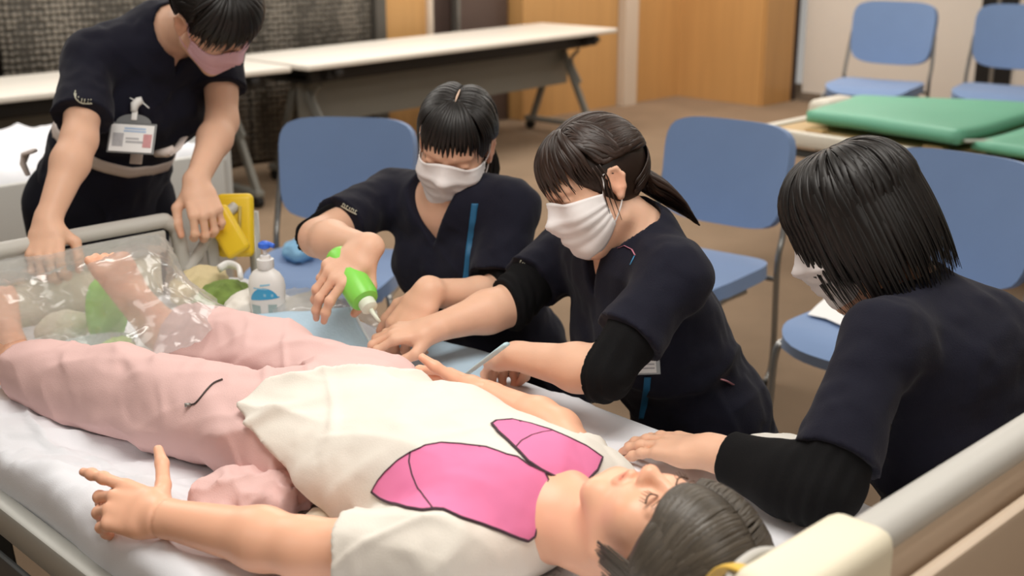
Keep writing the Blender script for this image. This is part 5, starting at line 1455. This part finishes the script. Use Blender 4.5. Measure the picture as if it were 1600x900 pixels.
obj('holder', MB().box(c, (0.060, 0.040, 0.003), np.array([r, u, n]), 0.001), M['clear_grey'], t, smooth=False)
cd = obj('card', MB().box(c + n * 0.002 - r * 0.003, (0.050, 0.034, 0.002), np.array([r, u, n])), M['card'], t, smooth=False)
for dy in (0.006, -0.002, -0.009): obj('card_print', MB().box(c + n * 0.0033 + u * dy + r * 0.006, (0.026, 0.0025, 0.0006), np.array([r, u, n])), M['print_grey'], cd, smooth=False)
# pen and pink pocket corner
patch_on(TT3, [(966, 388), (976, 384), (988, 390), (993, 399)], mat('pen_pink', (206, 130, 150), 0.4), 'pen_loop', top3, 0.0016)
patch_on(TT3, [(992, 400), (988, 408), (985, 414)], mat('pen_blue', (70, 150, 200), 0.4), 'pen_clip', top3, 0.0022)
tr3 = child(p3, 'trousers'); 
for tree, par in ((TT3, top3),): patch_on(tree, [(1126, 592), (1134, 595), (1144, 601)], mat('pocket_pink', (214, 150, 160), 0.7), 'pocket_cloth', par, 0.0055)

# ---- chair-top things
hc = chairs[0]
M['blue_cloth'] = mat('pale_blue_cloth', (136, 186, 222), 0.8, var=0.06, vs=20)
crumple('cleaning_cloth', 'pale blue cloth dropped on the seat of the left blue chair', 'cloth', atz(468, 392, 0.432), (0.085, 0.05, 0.030), 0.9, M['blue_cloth'], 21, 0.3)
tag(obj('paper_sheet', MB().grid(np.array([[atz(x, y, 0.430) for x, y in row] for row in (((1262, 492), (1290, 498), (1322, 512)), ((1276, 478), (1302, 483), (1334, 494)), ((1290, 466), (1315, 468), (1345, 478)))]), 0.002), M['card'], smooth=False), 'white paper lying on the seat of the chair behind the bobbed hair', 'paper')
# white folded towel on the far edge of the bed, black bag beside it
crumple('folded_towel', 'white towel on the far edge of the bed between two people', 'towel', atz(1205, 716, 0.60), (0.09, 0.07, 0.03), 0.0, M['white_cloth'], 25, 0.12)

# ---- clothing details round the mannequin's hip
M['beige_cloth'] = mat('beige_cotton', (214, 202, 182), 0.9, var=0.04)
def drape(nm, rows, m, parent, amp, fs, seed, thick=0.003, nu=9, nv=9):
    R_ = np.array([smooth_path(r_, nu) for r_ in rows]); G = np.array([smooth_path(R_[:, k], nv) for k in range(R_.shape[1])])
    P = G.reshape(-1, 3); d = amp * (ridged(P * fs, seed) + 0.5 * ridged(P * fs * 2.2, seed + 1))
    du = np.gradient(G, axis=0); dv = np.gradient(G, axis=1); N = np.cross(dv, du); N /= np.linalg.norm(N, axis=2)[..., None] + 1e-9
    if N[..., 2].mean() < 0: N = -N; 
    return obj(nm, MB().grid(G + N * d.reshape(G.shape[:2])[..., None], thick), m, parent)
o_ = crumple('gathered_hem', 'x', None, atz(398, 772, 0.692), (0.088, 0.046, 0.034), -0.35, M['pinkpants'], 83, 0.40, freq=0.9)
del o_['label']
ml = o_.location.copy(); o_.parent = pants; o_.location = ml - Vector(ORG[pants.name])
crumple('cotton_cloth', 'beige cotton cloth bunched under the hip of the mannequin', 'cloth', atz(520, 822, 0.682), (0.060, 0.035, 0.022), -0.3, M['beige_cloth'], 87, 0.3)
# ---- yellow tab at the headboard
ya = at(1150, 893, 1.22)
M['amber'] = mat('amber_strap', (232, 190, 74), 0.5)
tag(obj('yellow_strap', MB().tube(smooth_path([at(1112, 905, 1.30), at(1130, 888, 1.27), at(1152, 886, 1.24), at(1178, 900, 1.22), at(1190, 925, 1.22)], 6), 0.010, 10, flat=0.35), M['amber']), 'yellow strap end between the mannequin hair and the headboard', 'strap')

# ================================================================ second bed with a green mat (right background)
M['green_mat'] = mat('green_vinyl', (106, 178, 148), 0.5, var=0.05, vs=5)
M['bedwhite'] = mat('bed_frame_white', (214, 208, 194), 0.45, var=0.03)
M['tan'] = mat('tan_board', (196, 164, 116), 0.6, var=0.1)
t = thing('folding_bed', 'cream framed spare bed under a green mat at the right', 'bed', (5.2, 1.9, 0))
x0, x1, y0, y1 = 4.68, 5.85, 0.2, 3.18
obj('side_rail', MB().bar((x0, y0, 0.53), (x0, y1, 0.53), 0.05, 0.065, bev=0.015), M['bedwhite'], t, angle=40)
obj('side_rail', MB().bar((x1, y0, 0.53), (x1, y1, 0.53), 0.05, 0.065, bev=0.015), M['bedwhite'], t, angle=40)
obj('end_rail', MB().bar((x0, y1, 0.53), (x1, y1, 0.53), 0.05, 0.065, bev=0.015), M['bedwhite'], t, angle=40)
obj('lower_rail', MB().bar((x0 + 0.02, y0, 0.465), (x0 + 0.02, y1 - 0.06, 0.465), 0.04, 0.03), M['dk'], t, smooth=False)
obj('deck', slab(x0 + 0.03, x1 - 0.03, y0, y1 - 0.03, 0.535, 0.55), M['tan'], t, smooth=False)
for k in range(7): obj('deck_bracket', MB().box((x0 + 0.10, 2.95 - k * 0.28, 0.556), (0.06, 0.09, 0.02), bev=0.006), M['dk'] if k % 2 else M['tan'], t, smooth=False)
for yy in (0.5, 2.9):
    for xx in (x0 + 0.12, x1 - 0.12): obj('leg', MB().bar((xx, yy, 0.0), (xx, yy, 0.5), 0.05, 0.05, (0, 1, 0), 0.005), M['bedwhite'], t, smooth=False)
obj('corner_pad', MB().box((5.14, 3.10, 0.60), (0.26, 0.12, 0.10), bev=0.035, seg=3), M['bedwhite'], t, angle=60)
def mat_pad(c0, c1, c2, c3, z, th, lb, n=18):
    G = np.array([[(1 - i / n) * ((1 - j / n) * np.array(c0) + j / n * np.array(c1)) + (i / n) * ((1 - j / n) * np.array(c3) + j / n * np.array(c2)) for j in range(n + 1)] for i in range(n + 1)])
    G3 = np.zeros((n + 1, n + 1, 3)); G3[..., :2] = G; e = np.minimum.outer
    I = np.arange(n + 1); ed = np.minimum(np.minimum(I, n - I)[:, None], np.minimum(I, n - I)[None]); G3[..., 2] = z + th * np.where(ed == 0, 0.75, 1.0) + 0.006 * noise(np.dstack([G * 3, G[..., :1] * 0]), 4)
    return tag(obj('green_mat', MB().grid(G3, -th), M['green_mat']), lb, 'mat')
m1 = mat_pad((4.80, 3.02), (5.36, 3.12), (5.80, 2.28), (4.70, 2.26), 0.556, 0.045, 'green vinyl mat lying on the cream spare bed, nearer the far end')
m2 = mat_pad((4.74, 2.22), (5.80, 2.22), (5.80, 0.6), (4.74, 0.6), 0.552, 0.032, 'green vinyl mat cut by the right edge of the picture')
tag(obj('webbing_strap', MB().tube(smooth_path([(4.72, 2.24, 0.610), (4.85, 2.18, 0.602), (4.98, 2.14, 0.598), (5.12, 2.13, 0.598), (5.3, 2.08, 0.598), (5.45, 2.0, 0.598), (5.6, 1.8, 0.598)], 5), 0.022, 8, flat=0.3, ref=V3(0, 0, 1)), mat('strap_grey', (170, 176, 164), 0.7)), 'grey webbing strap lying across the seam between the green mats', 'strap')

# ================================================================ bed with a white cover behind the standing person
t = thing('spare_bed', 'spare bed with a pale grey end panel behind the standing person', 'bed', (1.6, 4.6, 0))
obj('frame', slab(0.2, 2.45, 4.08, 5.0, 0.42, 0.55), M['frame'], t, smooth=False)
obj('side_panel', MB().box((1.3, 4.02, 0.42), (2.28, 0.03, 0.42), bev=0.01), mat('panel_pale', (206, 206, 202), 0.5, var=0.02), t, angle=40)
obj('end_panel', MB().box((2.47, 4.5, 0.45), (0.03, 0.95, 0.5), bev=0.01), mat('panel_pale_end', (206, 206, 202), 0.5, var=0.02), t, angle=40)
for xx in (0.3, 2.44):
    for yy in (4.05, 4.95): obj('leg', MB().bar((xx, yy, 0), (xx, yy, 0.6), 0.045, 0.045, (0, 1, 0), 0.006), M['bgrey'], t, smooth=False)
xs = np.linspace(0.2, 2.46, 70); ys = np.linspace(4.03, 5.0, 34); XX, YY = np.meshgrid(xs, ys, indexing='ij')
ZZ = 0.64 + 0.018 * ridged(np.dstack([XX * 5, YY * 6, XX * 0]), 51) + 0.008 * ridged(np.dstack([XX * 13, YY * 13, XX * 0]), 52) - 0.06 * sstep(0.05, 0.0, YY - 4.03) - 0.06 * sstep(0.06, 0, 2.46 - XX)
tag(obj('bed_cover', MB().grid(np.dstack([XX, YY, ZZ])[::-1], -0.03), M['sheet']), 'crumpled white cover on the spare bed behind the standing person', 'cover')
